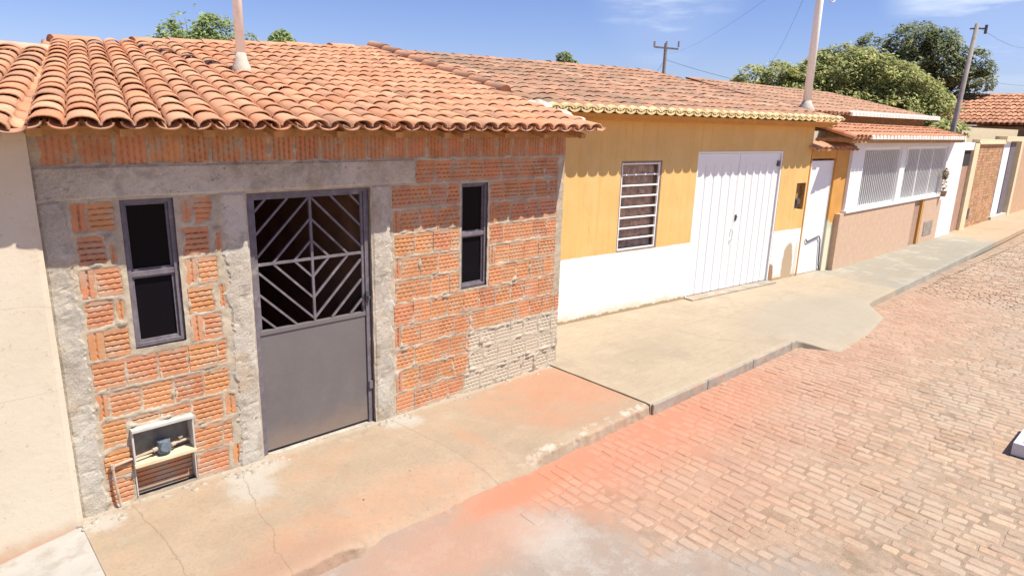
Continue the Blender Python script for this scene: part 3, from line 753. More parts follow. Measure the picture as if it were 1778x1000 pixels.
# tilting windows
for (x0, x1, z0, z1, zt) in ((1.03, 1.353, 1.095, 2.098, 1.60), (3.81, 4.138, 1.082, 2.088, 1.60)):
    yw = W0+.02
    mb = MB(); fw = .03
    mb.box(x0+.002, x0+fw, yw, yw+.07, z0+.002, z1-.002); mb.box(x1-fw, x1-.002, yw, yw+.07, z0+.002, z1-.002)
    mb.box(x0+fw, x1-fw, yw, yw+.07, z1-fw, z1-.002); mb.box(x0+fw, x1-fw, yw, yw+.07, z0+.002, z0+fw)
    mb.box(x0+fw, x1-fw, yw+.004, yw+.06, zt-.018, zt+.018)
    w = mb.build('window', m_frame, bh, bevel=.002)
    mb = MB(); i = fw+.001; s_ = .014
    for a, b in ((z0+fw+.001, zt-.019), (zt+.019, z1-fw-.001)):
        mb.box(x0+i, x0+i+s_, yw+.02, yw+.045, a, b); mb.box(x1-i-s_, x1-i, yw+.02, yw+.045, a, b)
        mb.box(x0+i+s_, x1-i-s_, yw+.02, yw+.045, b-s_, b); mb.box(x0+i+s_, x1-i-s_, yw+.02, yw+.045, a, a+s_)
    mb.build('sash', m_frame, w)
    mb = MB(); mb.box(x0+.04, x1-.04, yw+.036, yw+.040, z0+.04, zt-.03); mb.box(x0+.04, x1-.04, yw+.036, yw+.040, zt+.03, z1-.04)
    mb.build('pane', m_glass, w)
# water meter box in the wall
mb = MB(); t = .012; x0, x1, z0, z1 = .932, 1.333, .03, .545; yo = W0-.035
mb.box(x0, x1, yo-.02, W0+.09, z1-.022, z1)                     # hood
mb.box(x0, x0+t, yo, W0+.09, .285, z1-.022); mb.box(x1-t, x1, yo, W0+.09, .285, z1-.022)
mb.box(x0, x0+t*.7, W0-.008, W0+.09, z0, .285); mb.box(x1-t*.7, x1, W0-.008, W0+.09, z0, .285)
mbx = mb.build('meter_box', m_boxgrey, bh, bevel=.002)
m_back = mat('shade-grey back panel', (.20, .185, .16), tint=False, var=.3, scale=12)  # recess shade put into the panel's darker grey
mb = MB(); mb.box(x0+t, x1-t, W0+.075, W0+.09, .287, z1-.022); mb.build('back_panel', m_back, mbx)
mb = MB(); mb.box(x0-.002, x1+.002, yo-.012, W0+.07, .258, .2845); mb.build('shelf', m_shelf, mbx, bevel=.002)
mb = MB()
for k in range(6):
    z = .035+k*.036
    mb.box(x0+t, x1-t, W0+.055, W0+.10, z+.003, z+.031)
mb.box(x0+t, x1-t, W0+.066, W0+.11, .01, .262)
mb.build('clay_backing', m_clay, mbx)
mb = MB(); yp = W0+.02
mb.tube([(.80, yp-.05, .318), (1.06, yp-.015, .335)], .010, 8); mb.tube([(1.06, yp-.015, .335), (1.09, yp-.01, .337)], .017, 8)
mb.tube([(1.18, yp-.01, .337), (1.21, yp, .337)], .016, 8); mb.tube([(1.19, yp, .337), (1.32, yp+.02, .339)], .010, 8)
mb.tube([(1.25, yp+.01, .338), (1.25, yp+.0, .372)], .007, 6); mb.box(1.236, 1.264, yp-.008, yp+.008, .37, .379)
mb.tube([(.80, yp-.05, .325), (.805, yp-.055, .19), (.822, yp-.06, .0)], .009, 8); mb.tube([(.80, yp-.05, .30), (.80, yp-.05, .335)], .014, 8)
mb.build('supply_pipe', m_pipe, mbx, smooth=False)
mb = MB(); mb.tube([(1.135, yp-.01, .300), (1.135, yp-.01, .392)], .044, 14); mb.tube([(1.135, yp-.035, .35), (1.135, yp-.062, .352)], .036, 14)
mb.tube([(1.09, yp-.01, .337), (1.18, yp-.01, .337)], .02, 10)
mb.build('water_meter', m_meter, mbx, bevel=.003)
# mortar droppings left at the wall foot
mb = MB(); rl = random.Random(21)
for (cx, cy, n, sp) in ((1.68, 4.66, 26, .16), (3.03, 4.69, 22, .13), (.68, 4.67, 22, .10), (3.6, 4.72, 10, .4), (4.6, 4.72, 10, .4), (1.2, 4.70, 14, .3)):
    for _ in range(n):
        x = cx+rl.gauss(0, sp); y = min(4.745, cy+rl.gauss(0, .035)); r_ = rl.uniform(.006, .022)
        lump(mb, (x, y, -.004), r_*1.4, r_*1.1, r_*.8, rl.random()*9, 7, 3)
m_drop = mat('dried mortar droppings', (.36, .32, .26), tint=False, var=.3, scale=12, rough=.95)
tag(mb.build('mortar_droppings', m_drop, smooth=True), 'dried grey mortar crumbs along the foot of the block wall', 'debris', kind='stuff')

# ------------------------------------------------------------ CREAM HOUSE at the left edge
ch = thing('cream_house', (-1.4, 4.67, -.08), 'cream rendered house cut off by the left edge, beside the bare block house', 'house')
mb = MB()
def cream_pt(u, v): 
    x = -3.4+(.5885+3.4)*u; z = -.12+(2.60+.12)*v
    return (x, 4.672+.004*fbm(x*1.3, z*1.3, 9)+(0.012*max(0, u-.992)/.008), z)
mb.grid(cream_pt, 120, 60); mb.box(-3.4, .5885, 4.70, 4.76, -.12, 2.6)
mb.box(-3.4, .585, 4.76, 8.0, -.12, 2.58)
mb.build('wall', m_cream, ch, smooth=False)
mb = MB(); tile_roof(mb, (-3.4, 4.26, 2.50), (.47, 4.26, 2.525), (-2.6, 7.0, 3.09), (1.12, 6.9, 3.10), 22, 13, seed=15, tints=new_tint)
mb.face([(-3.4, 4.6, 2.54), (.5, 4.6, 2.56), (1.1, 6.9, 3.06), (-2.6, 7.0, 3.05)])
mb.face([(-2.6, 7.0, 3.05), (1.1, 6.9, 3.06), (1.1, 11, 2.6), (-3.0, 11, 2.6)])
for k in range(11):
    a = Vector((-2.6, 7.0, 3.10)).lerp(Vector((1.12, 6.9, 3.11)), k/11); b = Vector((-2.6, 7.0, 3.10)).lerp(Vector((1.12, 6.9, 3.11)), (k+1.1)/11)
    cap_tile(mb, a, b, .075, .05, rr_, tint=(1.1, 1.5, 1.9))
mb.build('roof', m_tile, ch, smooth=True)

# ------------------------------------------------------------ YELLOW HOUSE (built in its own axes: x along the front, y inward)
O2 = (6.254, 5.71, 0.028); A2 = R(-6)
yh = thing('yellow_house', O2, 'yellow house with white painted lower wall, white double garage door and old tile roof', 'house', rz=A2)
mb = MB()
ops = [(.992, 1.822, .875, 2.135), (2.615, 4.89, -.02, 2.255), (5.43, 5.73, 1.22, 1.695)]
def wall_with(mb, x0, x1, z0, z1, ops, y0, y1):
    xs = sorted({x0, x1, *[o[0] for o in ops], *[o[1] for o in ops]})
    for a, b in zip(xs, xs[1:]):
        cx = (a+b)/2; segs = [(z0, z1)]
        for o in ops:
            if o[0] < cx < o[1]: segs = [(z0, o[2]), (o[3], z1)]
        for s0, s1 in segs:
            if s1-s0 > .01: mb.box(a, b, y0, y1, s0, s1)
wall_with(mb, -1.2, 5.775, -.1, 2.80, ops, 0, .14)
mb.box(-1.2, -1.06, .14, 6.0, -.1, 2.8); mb.box(5.65, 5.775, .14, 5.5, -.1, 2.85)
mb.box(-1.06, 5.65, 6.0, 6.1, -.1, 2.9)
mb.build('wall', m_yellow, yh, local=True)
mb = MB()
tile_roof(mb, (-1.0, -.34, 2.775), (6.02, -.34, 2.79), (-1.25, 2.95, 3.56), (4.95, 3.25, 3.66), 37, 11, seed=31, hi=False, tints=old_tint, lift=.0, jit=1.2, arch=.23)
mb.face([(-1.0, -.02, 2.80), (6.0, -.02, 2.80), (4.95, 3.25, 3.61), (-1.2, 2.9, 3.50)]); mb.face([(-1.2, 2.9, 3.50), (4.95, 3.25, 3.61), (6.0, 7, 2.9), (-1.2, 7, 2.8)])
for k in range(18):
    a = Vector((-1.2, 2.95, 3.545)).lerp(Vector((4.95, 3.25, 3.655)), k/18); b = Vector((-1.2, 2.95, 3.545)).lerp(Vector((4.95, 3.25, 3.655)), (k+1.1)/18)
    cap_tile(mb, a+Vector((0, 0, rr_.uniform(-.01, .01))), b, .10, .05, rr_, tint=(.9, .9, .95))
yr = mb.build('roof', m_tile_old, yh, smooth=True, local=True)
# limewashed bottom row and its mortar bed
mb = MB()
for i in range(37):
    u = (i+.5)/37; x = -1.0+7.02*u; z = 2.775+.015*u; p = 7.02/37
    for kd in (1, -1):
        xx = x if kd > 0 else x-p/2
        vv = []
        for (yy, s_) in ((-.375, 1), (-.30, 1.0)):
            for k in range(7):
                t = math.pi*k/6
                vv.append((xx-math.cos(t)*p*.47*s_, yy, z+(.012 if kd > 0 else .0)+kd*math.sin(t)*p*.27+(0 if kd > 0 else p*.13)+(yy+.34)*.25))
            for k in range(7):
                t = math.pi*(6-k)/6
                vv.append((xx-math.cos(t)*p*.36, yy, z+(.012 if kd > 0 else .0)+kd*math.sin(t)*p*.15+(0 if kd > 0 else p*.13)+(yy+.34)*.25))
        fs = [tuple(range(14))]+[(k, k+14, (k+1) % 14+14, (k+1) % 14) for k in range(14)]
        t = random.uniform(.85, 1.15); mb.mesh(vv, fs, (t, t, t))
mb.build('eaves_tiles', m_tile_yel, yr, local=True)
mb = MB(); mb.box(-1.0, 6.0, -.27, -.001, 2.70, 2.745); mb.box(-1.0, 5.95, -.22, -.002, 2.66, 2.70); mb.build('eaves_cornice', m_orange, yh, local=True)
# garage door
mb = MB(); yg = .035
mb.box(2.618, 2.645, .004, .10, 0, 2.253); mb.box(4.855, 4.887, .004, .10, 0, 2.253); mb.box(2.645, 4.855, .006, .10, 2.22, 2.252)
mb.build('garage_frame', m_whitemetal, yh, local=True, bevel=.002)
for (a, b, n) in ((2.655, 3.712, 5), (3.722, 4.848, 6)):
    mb = MB(); w = (b-a)/n
    pts = []
    for k in range(n):
        x = a+k*w
        pts += [(x, 0.014), (x+.006, .014), (x+.022, 0), (x+w-.022, 0), (x+w-.006, .014)]
    pts.append((b, .014))
    for (p, q) in zip(pts, pts[1:]):
        mb.face([(p[0], yg+p[1], .015), (q[0], yg+q[1], .015), (q[0], yg+q[1], 2.06), (p[0], yg+p[1], 2.06)])
    mb.box(a, b, yg-.004, yg+.03, 2.06, 2.215)
    mb.box(a, a+.014, yg-.002, yg+.03, .012, 2.06); mb.box(b-.014, b, yg-.002, yg+.03, .012, 2.06); mb.box(a+.014, b-.014, yg+.016, yg+.03, .012, 2.06)
    lf = mb.build('garage_door', m_whitemetal, yh, local=True)
    mb = MB()
    if a < 3: mb.tube([(3.68, yg-.004, 1.02), (3.68, yg-.04, 1.00), (3.68, yg-.04, .84), (3.68, yg-.004, .82)], .010, 8); mb.build('handle', m_whitemetal, lf, local=True)
    else:
        mb.box(3.74, 3.785, yg-.012, yg-.002, 1.14, 1.24); mb.tube([(3.762, yg-.012, 1.2), (3.762, yg-.035, 1.2)], .012, 8)
        mb.build('lock', m_iron, lf, local=True)
mb = MB(); mb.box(4.77, 4.83, yg-.03, yg-.005, 2.00, 2.09); mb.build('hinge', m_iron, lf, local=True)
mb = MB(); mb.box(2.60, 4.90, -.16, .14, -.06, .004); mb.build('doorstep', m_kerb, yh, local=True)
# louvred window with steel grid
x0, x1, z0, z1 = ops[0]
mb = MB(); mb.box(x0+.002, x0+.022, .004, .09, z0, z1); mb.box(x1-.022, x1-.002, .004, .09, z0, z1); mb.box(x0+.022, x1-.022, .004, .09, z1-.022, z1-.001); mb.box(x0+.022, x1-.022, .004, .09, z0+.001, z0+.022)
m_wframe = mat('taupe window surround', (.27, .20, .145), tint=False, var=.2, rough=.8)
w = mb.build('window', m_wframe, yh, local=True)
mb = MB(); a0, a1, b0, b1 = x0+.023, x1-.023, z0+.023, z1-.023
mb.box(a0, a0+.024, .012, .04, b0, b1); mb.box(a1-.024, a1, .012, .04, b0, b1)
for k in range(9):
    z = b0+(b1-b0-.028)*k/8; mb.box(a0+.024, a1-.024, .014, .038, z, z+.020)
mb.build('window_bars', m_whitemetal, w, local=True, bevel=.002)
mb = MB()
for k in range(8):
    z = b0+.028+(b1-b0-.028)*k/8; h = (b1-b0-.028)/8-.028
    mb.face([(a0+.031, .040, z-.004), (a1-.031, .040, z-.004), (a1-.031, .075, z+h), (a0+.031, .075, z+h)])
mb.build('pane', m_clear, w, local=True)
mb = MB(); mb.grid(lambda u, v: (a0+(a1-a0)*u, .105+.012*math.sin(u*38+2*math.sin(v*3)), b0+(b1-b0)*v), 60, 8); mb.build('reflection', m_reflection, w, local=True, smooth=True)  # folded sheet behind the panes stands in for their reflection of roof tiles
# meter recess
x0, x1, z0, z1 = ops[2]
mb = MB(); mb.box(x0, x1, .09, .138, z0, z1); mb.box(x0+.001, x0+.012, .003, .09, z0+.001, z1-.001); mb.box(x1-.012, x1-.001, .003, .09, z0+.001, z1-.001)
m_recess = mat('dusty meter recess', (.36, .21, .09), tint=False, var=.3, scale=14, rough=.9)
mbx = mb.build('meter_box', m_recess, yh, local=True)
mb = MB(); mb.tube([(5.53, .08, 1.37), (5.53, -.02, 1.37)], .055, 14); mb.box(5.47, 5.58, .02, .09, 1.25, 1.34)
mb.build('electric_meter', m_iron, mbx, local=True, bevel=.003)

# ------------------------------------------------------------ ORANGE GATE WALL (same axes)
gw = thing('gate_wall', (O2[0]+math.cos(A2)*5.8, O2[1]+math.sin(A2)*5.8, 0), 'narrow orange wall with a white side gate and tile coping, right of the yellow house', 'wall', rz=A2)
mb = MB(); mb.box(0.0, .03, 0, .12, 0, 2.14); mb.box(.86, 1.32, -.01, .14, -.03, 2.28); mb.box(0.0, .86, .0, .14, 2.14, 2.28)
e = Ext(m_orange, obj=True)
e.mix(e.op('MULTIPLY', e.ramp(e.op('ADD', e.op('ADD', e.z, e.op('MULTIPLY', e.x, .6)), e.op('MULTIPLY', e.noise(5), .2)), 1.56, 1.46), e.ramp(e.x, .84, .86)), (.50, .56, .38))
e.mix(e.op('MULTIPLY', e.ramp(e.op('ADD', e.z, e.op('MULTIPLY', e.noise(9, 6), .9)), .95, .75), e.op('MULTIPLY', e.ramp(e.x, .84, .86), e.ramp(e.x, 1.2, 1.1))), (.70, .66, .48))
mb.build('wall', m_orange, gw, local=True)
mb = MB(); tile_roof(mb, (-.06, -.12, 2.29), (1.36, -.12, 2.29), (-.06, .2, 2.40), (1.36, .2, 2.40), 8, 1, seed=4, tints=new_tint, jit=2.5)
mb.box(-.02, 1.33, -.02, .16, 2.275, 2.30)
mb.build('coping', m_tile, gw, local=True, smooth=True)
mb = MB(); mb.box(.035, .855, .035, .06, .02, 2.10); mb.box(.035, .065, .028, .035, .02, 2.10); mb.box(.825, .855, .028, .035, .02, 2.10)
gt = mb.build('gate', m_whitemetal, gw, local=True, bevel=.002)
mb = MB(); mb.tube([(.22, .02, .67), (.26, .012, .62), (.66, .012, .70), (.72, .012, .62), (.78, .012, .12), (.84, .012, .04)], .012, 8); mb.build('drain_pipe', m_iron, gw, local=True)

# ------------------------------------------------------------ PINK HOUSE with porch
PY = 4.9
ph = thing('pink_house', (13.4, PY, 0), 'low house with pink tiled base, barred porch openings and red porch roof', 'house')
mb = MB()
mb.box(13.34, 13.95, PY, PY+.12, 1.11, 2.33); mb.box(13.34, 19.5, PY, PY+.12, 2.33, 2.42); mb.box(16.08, 16.40, PY, PY+.12, 1.11, 2.33)
mb.box(19.44, 20.93, PY-.01, PY+.13, 1.0, 2.42); mb.box(19.6, 20.93, PY-.008, PY+.13, 0, 1.0); mb.box(20.93, 21.86, PY, PY+.13, 2.22, 2.42)
mb.box(13.34, 13.46, PY+.12, 6.4, 0, 2.45)
mb.build('wall', m_white, ph)
mb = MB(); mb.box(13.10, 17.50, PY-.02, PY+.14, -.05, 1.10); mb.box(18.20, 19.44, PY-.02, PY+.14, -.05, 1.10); mb.box(19.44, 19.6, PY-.02, PY+.14, -.05, 1.0)
mb.build('tiled_base', m_pink, ph)
mb = MB(); mb.box(13.30, 19.50, PY-.05, PY+.16, 1.105, 1.15); mb.build('sill', m_white, ph)
mb = MB(); mb.box(17.52, 18.18, PY+.03, PY+.06, 0, 1.10); mb.build('low_gate', m_brown, ph)
mb = MB(); mb.box(18.08, 18.18, PY-.02, PY+.03, 0, 1.10); mb.build('gate_post', m_orange, ph)
mb = MB(); mb.box(18.46, 19.15, PY-.028, PY-.02, .16, .52)
for k in range(6): mb.box(18.48, 19.13, PY-.034, PY-.028, .18+k*.055, .20+k*.055)
mb.build('vent_grate', m_kerb, ph)
for (a, b) in ((13.95, 16.08), (16.40, 19.44)):
    mb = MB(); mb.box(a, b, PY+.04, PY+.08, 2.28, 2.328); mb.box(a, b, PY+.04, PY+.08, 1.152, 1.19); mb.box(a, a+.04, PY+.04, PY+.08, 1.19, 2.28); mb.box(b-.04, b, PY+.04, PY+.08, 1.19, 2.28)
    if b-a > 2.5:
        for k in (1, 2): mb.box(a+(b-a)*k/3-.02, a+(b-a)*k/3+.02, PY+.035, PY+.085, 1.19, 2.28)
    w = mb.build('window', m_whitemetal, ph)
    mb = MB(); n = int((b-a)/.105)
    for k in range(1, n): mb.box(a+(b-a)*k/n-.010, a+(b-a)*k/n+.010, PY+.05, PY+.07, 1.19, 2.28)
    mb.build('window_bars', m_whitemetal, w)
mb = MB(); mb.box(13.46, 21.5, 6.3, 6.4, 0, 2.9); mb.box(21.4, 21.5, PY+.14, 6.3, 0, 2.6)
m_porch = mat('porch back wall', (.62, .56, .47), tint=False, var=.1, rough=.9)
mb.build('back_wall', m_porch, ph)
mb = MB(); mb.box(13.46, 21.4, PY+.14, 6.3, -.05, .05); mb.build('porch_floor', m_slab, ph)
mb = MB(); mb.box(20.95, 21.85, PY+.06, PY+.10, 0, 2.22); dd = mb.build('side_door', m_brown, ph)
mb = MB(); mb.box(20.97, 21.83, PY+.052, PY+.06, 1.80, 2.20)
mb.build('lattice', m_dark, dd)
mb = MB(); mb.box(21.86, 22.34, PY-.02, PY+.15, 0, 2.40); mb.build('door_post', m_creampost, ph)
# porch roof
mb = MB(); tile_roof(mb, (12.55, 4.62, 2.515), (19.6, 4.62, 2.53), (13.05, 5.75, 2.76), (20.9, 5.75, 2.74), 37, 4, seed=41, hi=False, tints=lambda r, p: (lambda t: (t*1.02, t*.9, t*.86))(r.uniform(.85, 1.12)), lift=.006)
mb.face([(12.6, 4.7, 2.50), (19.6, 4.7, 2.51), (20.9, 5.75, 2.71), (13.05, 5.75, 2.73)])
pr = mb.build('porch_roof', m_tile, ph, smooth=True)
mb = MB(); mb.box(12.62, 19.6, 4.66, 4.72, 2.43, 2.495); mb.box(12.66, 12.72, 4.72, 5.7, 2.44, 2.50)
mb.build('porch_beam', m_wood, ph)
mb = MB()
for i in range(37):
    p = 7.05/37; xx = 12.55+p*(i+.5)
    if xx < 13.4: continue
    vv = [(xx+dx, yy, zz) for yy in (4.595, 4.66) for (dx, zz) in ((-.085, 2.50), (-.06, 2.555), (0, 2.585), (.06, 2.555), (.085, 2.50))]
    mb.mesh(vv, [(0, 1, 2, 3, 4), (5, 9, 8, 7, 6), (0, 5, 6, 1), (1, 6, 7, 2), (2, 7, 8, 3), (3, 8, 9, 4), (4, 9, 5, 0)])
mb.build('eaves_tiles', m_tile_white, pr)
# main roof behind the porch
mb = MB(); tile_roof(mb, (12.4, 5.62, 2.955), (20.9, 5.62, 2.99), (12.4, 8.05, 3.60), (19.7, 8.12, 3.635), 42, 7, seed=51, hi=False, tints=old_tint, lift=.0, jit=1.0, arch=.23)
mb.face([(12.4, 5.8, 2.97), (20.8, 5.8, 3.0), (19.7, 8.12, 3.59), (12.4, 8.05, 3.56)]); mb.face([(12.4, 8.05, 3.56), (19.7, 8.12, 3.59), (20.0, 12, 2.9), (12.4, 12, 2.9)])
mr = mb.build('roof', m_tile_old, ph, smooth=True)
mb = MB()
for i in range(12, 42):
    p = 8.5/42; xx = 12.4+p*(i+.5); z = 2.955+.035*(i/42)
    vv = [(xx+dx, yy, zz+z-2.955) for yy in (5.58, 5.68) for (dx, zz) in ((-.10, 2.935), (-.07, 3.0), (0, 3.04), (.07, 3.0), (.10, 2.935))]
    mb.mesh(vv, [(0, 1, 2, 3, 4), (5, 9, 8, 7, 6), (0, 5, 6, 1), (1, 6, 7, 2), (2, 7, 8, 3), (3, 8, 9, 4), (4, 9, 5, 0)])
mb.build('eaves_tiles', m_tile_white, mr)
mb = MB(); mb.box(12.42, 20.6, 5.88, 5.96, 2.5, 2.96); mb.build('upper_wall', m_wood, ph)
mb = MB(); mb.box(12.0, 13.1, 5.35, 5.45, 2.0, 2.62); mb.build('side_wall', m_cream, ph)
# dry hanging plant on the wall
def leaves(mb, blobs, n, size, cols, rnd, flat=1.0, shell=.35):
    tot = sum(b[3]*b[4]*b[5] for b in blobs)
    for (cx, cy, cz, rx, ry, rz) in blobs:
        k = int(n*rx*ry*rz/tot)
        for _ in range(k):
            while True:
                d = Vector((rnd.uniform(-1, 1), rnd.uniform(-1, 1), rnd.uniform(-1, 1)))
                if shell < d.length < 1: break
            if rnd.random() < .7: d = d.normalized()*rnd.uniform(.75, 1.05)*(1+.22*fbm(d.x*2.3+cx, d.y*2.3+cy, d.z*2.3+cz, 3))
            p = Vector((cx+d.x*rx, cy+d.y*ry, cz+d.z*rz))
            if fbm(p.x*1.3/max(rx, .1)*.9, p.y*.9, p.z*1.3/max(rz, .1)*.9) < -.16: continue
            s_ = size*rnd.uniform(.6, 1.4)
            nn_ = (Vector((rnd.gauss(0, .6), rnd.gauss(0, .6)-.25, 1))+d*.5).normalized()
            a = nn_.cross(Vector((rnd.gauss(0, 1), rnd.gauss(0, 1), rnd.gauss(0, 1)))).normalized(); b = a.cross(nn_).normalized()
            c = cols[int(rnd.random()**1.2*len(cols))]; t = rnd.uniform(.75, 1.3)
            mb.face([p-a*s_, p-b*s_*.45, p+a*s_, p+b*s_*.45], (c[0]*t, c[1]*t, c[2]*t))
pl = thing('hanging_plant', (19.3, 4.84, 1.05), 'dry brown potted plant hanging on the white wall beside the barred porch', 'plant')
mb = MB(); leaves(mb, [(19.30, 4.82, 1.66, .10, .07, .15), (19.34, 4.82, 1.38, .07, .06, .12)], 260, .035, [(.36, .24, .13), (.30, .22, .12), (.22, .18, .08)], random.Random(2), shell=0); mb.build('leaves', m_leaf, pl)
mb = MB(); mb.tube([(19.34, 4.80, 1.10), (19.34, 4.80, 1.24)], [.05, .075], 10); mb.build('pot', m_brown, pl)

# ------------------------------------------------------------ BRICK GARDEN WALL and gate at the end
bw = thing('garden_wall', (22.4, 4.94, 0), 'tan brick garden wall with cream coping before the white gate', 'wall')
mb = MB(); rb = random.Random(8)
z = 0.0; k = 0
while z < 2.38:
    x = 22.36+(k % 2)*.11
    while x < 25.3:
        t = rb.uniform(.8, 1.2); mb.box(x, min(x+.212, 25.36), 4.93, 5.0, z, z+.072, (t, t*rb.uniform(.92, 1.05), t*.95)); x += .222
    z += .082; k += 1
mb.box(22.36, 25.36, 4.937, 5.06, -.05, 2.38, (1.15, 1.2, 1.2)); mb.build('wall', m_brickwall, bw)
mb = MB(); mb.box(22.34, 25.40, 4.90, 5.09, 2.385, 2.50); mb.box(22.34, 25.38, 4.87, 5.0, 2.37, 2.42); mb.build('coping', m_creampost, bw)
mb = MB(); mb.box(22.42, 22.60, 4.88, 4.929, .25, .58); mb.build('meter_box', m_iron, bw, bevel=.01)
eg = thing('street_gate', (25.4, 4.95, 0), 'white panelled gate in a dark opening beyond the tan brick wall', 'gate')
mb = MB(); mb.box(25.42, 27.0, 5.12, 5.16, .05, 2.42); mb.build('gap_shade', m_dark, eg)  # near-black sheet put in for the shade behind the gate leaves
mb = MB(); mb.box(25.72, 26.55, 4.98, 5.03, .12, 2.42); mb.build('gate_leaf', m_white, eg)
mb = MB(); mb.box(26.62, 27.3, 4.97, 5.03, .12, 2.42); mb.build('gate_leaf', m_frame, eg)
mb = MB(); mb.box(25.40, 27.5, 4.88, 5.12, -.02, .10); mb.build('doorstep', m_lime, eg)
mb = MB(); mb.box(25.42, 40.0, 4.88, 5.2, 2.45, 2.60); mb.build('coping', m_creampost, eg)
tw = thing('boundary_wall', (27.5, 4.95, 0), 'peach rendered wall running off at the right edge past the white gate', 'wall')
mb = MB(); mb.box(27.5, 40, 4.90, 5.1, -.05, 2.44); mb.build('wall', m_orange if False else mat('peach render', (.52, .34, .21), tint=False, var=.12, rough=.85), tw)
mb = MB(); mb.box(27.48, 27.8, 4.86, 5.14, -.05, 2.448); mb.build('pillar', m_creampost, tw)

# ------------------------------------------------------------ FAR HOUSE
fh = thing('far_house', (36, 8, 0), 'distant house with broad red tile roof behind the end of the street', 'house')
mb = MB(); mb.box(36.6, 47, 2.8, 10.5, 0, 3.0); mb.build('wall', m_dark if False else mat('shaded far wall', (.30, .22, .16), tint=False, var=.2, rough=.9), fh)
mb = MB(); tile_roof(mb, (36, 10.6, 3.05), (36, 2.0, 3.10), (41.5, 10.3, 4.60), (41.5, 2.0, 4.62), 42, 9, seed=61, hi=False, tints=lambda r, p: (lambda t: (t*.98, t*.88, t*.85))(r.uniform(.75, 1.15)), lift=.03, jit=1.5)
mb.face([(36.1, 10.6, 3.02), (36.1, 2, 3.07), (41.5, 2.0, 4.58), (41.5, 10.3, 4.56)]); mb.face([(41.5, 10.3, 4.56), (41.5, 2, 4.58), (47.2, 2, 3.0), (47.2, 10.6, 3.0)])
mb.build('roof', m_tile, fh, smooth=True)
mb = MB(); mb.box(27.0, 35.5, 6.5, 6.7, 2.0, 2.86); mb.build('yard_wall', m_creampost, fh)
an = thing('antenna', (42, 7.0, 4.6), 'thin television aerial standing on the ridge of the far red roof', 'antenna')
mb = MB(); mb.tube([(42, 6.9, 4.5), (42, 6.9, 5.1)], .03, 6); mb.build('mast', m_iron, an)
mb = MB(); mb.bar((42, 6.3, 5.0), (42, 7.5, 5.0), .03, up=(0, 0, 1))
for k in range(5): mb.bar((41.8, 6.4+k*.25, 5.0), (42.2, 6.4+k*.25, 5.0), .02, up=(0, 0, 1))
mb.build('aerial_rods', m_iron, an)

# ------------------------------------------------------------ POLES AND WIRES
def roof_pole(x, y, zb, zt, r0_, r1_, label, dx=0, dy=0):
    t = thing('service_pole', (x, y, zb), label, 'pole', group='white service poles rising through the roofs')
    mb = MB(); mb.tube([(x, y, zb-.15), (x+dx*.5, y+dy*.5, (zb+zt)/2), (x+dx, y+dy, zt)], [r0_, (r0_+r1_)/2, r1_], 16); mb.build('pole', m_pole, t, smooth=True)
    mb = MB(); mb.tube([(x, y, zb-.08), (x, y, zb+.04), (x, y, zb+.10), (x, y, zb+.16)], [r0_*2.3, r0_*1.9, r0_*1.3, r0_*1.01], 14); mb.build('mortar_collar', m_lime, t, smooth=True)
    return t
p1 = roof_pole(2.385, 6.07, 3.0, 5.6, .041, .034, 'white pole through the new orange roof of the block house')
p2 = roof_pole(12.33, 5.46, 2.99, 6.4, .070, .058, 'white pole through the far end of the old roof of the yellow house', dx=-.05)
mb = MB(); pts = []
for k in range(14):
    t = math.pi*(k/13)*1.5-math.pi*.25; pts.append((12.62+.20*math.cos(t+2.6), 5.38, 5.05+.22*math.sin(t+2.6)))
mb.tube(pts, .012, 6); mb.build('cable_loop', m_palecable, p2)
def wire(a, b, sag, r_, label, m_=None):
    a, b = Vector(a), Vector(b); pts = [a.lerp(b, k/24)-Vector((0, 0, sag*4*(k/24)*(1-k/24))) for k in range(25)]
    mb = MB(); mb.tube(pts, r_, 5); return tag(mb.build('power_cable', m_ or m_cable), label, 'cable', 'overhead cables')
wire((12.30, 5.46, 5.75), (36.0, 18.3, 6.0), .35, .0035, 'dark overhead cable running left from the white pole on the yellow house')
wire((12.30, 5.46, 5.55), (33.0, 22.8, 6.5), .3, .0025, 'thin second cable leaving the white pole beside the darker one')
up = thing('utility_pole', (32.8, 22.87, 0), 'small distant utility pole with crossarm above the yellow house roof', 'pole')
mb = MB(); mb.tube([(32.8, 22.87, 0), (32.8, 22.87, 7.05)], [.12, .09], 8); mb.build('pole', m_greypole, up)
mb = MB(); mb.bar((32.4, 23.35, 6.85), (33.2, 22.30, 6.75), .09, up=(0, 0, 1)); mb.build('crossarm', m_greypole, up)
for k in (0, .5, 1):
    mb = MB(); x = 32.4+.8*k; y = 23.35-1.05*k; mb.tube([(x, y, 6.85), (x, y, 7.15)], .06, 6); mb.build('insulator', m_greypole, up)
wire((32.8, 22.87, 6.2), (50, 37.5, 7.0), .8, .009, 'cable sagging left from the small distant utility pole')
wire((32.8, 22.87, 6.2), (36, 15.5, 4.4), .2, .009, 'cable sagging right from the small distant utility pole')
lp = thing('utility_pole', (21.35, 5.75, 0), 'leaning weathered pole standing behind the garden wall before the dark tree', 'pole')
mb = MB(); mb.tube([(21.35, 5.50, 0), (21.35, 5.36, 2.75), (21.45, 5.28, 5.45)], [.085, .07, .05], 10); mb.build('pole', m_greypole, lp, smooth=True)
mb = MB(); mb.bar((21.35, 5.4, 5.32), (21.62, 5.08, 5.33), .035, up=(0, 0, 1)); mb.tube([(21.60, 5.10, 5.20), (21.60, 5.10, 5.42)], .035, 8); mb.build('bracket', m_iron, lp)
wire((21.5, 5.26, 5.38), (60, 10.5, 9.0), .5, .004, 'cable leaving the top of the leaning pole toward the right edge')
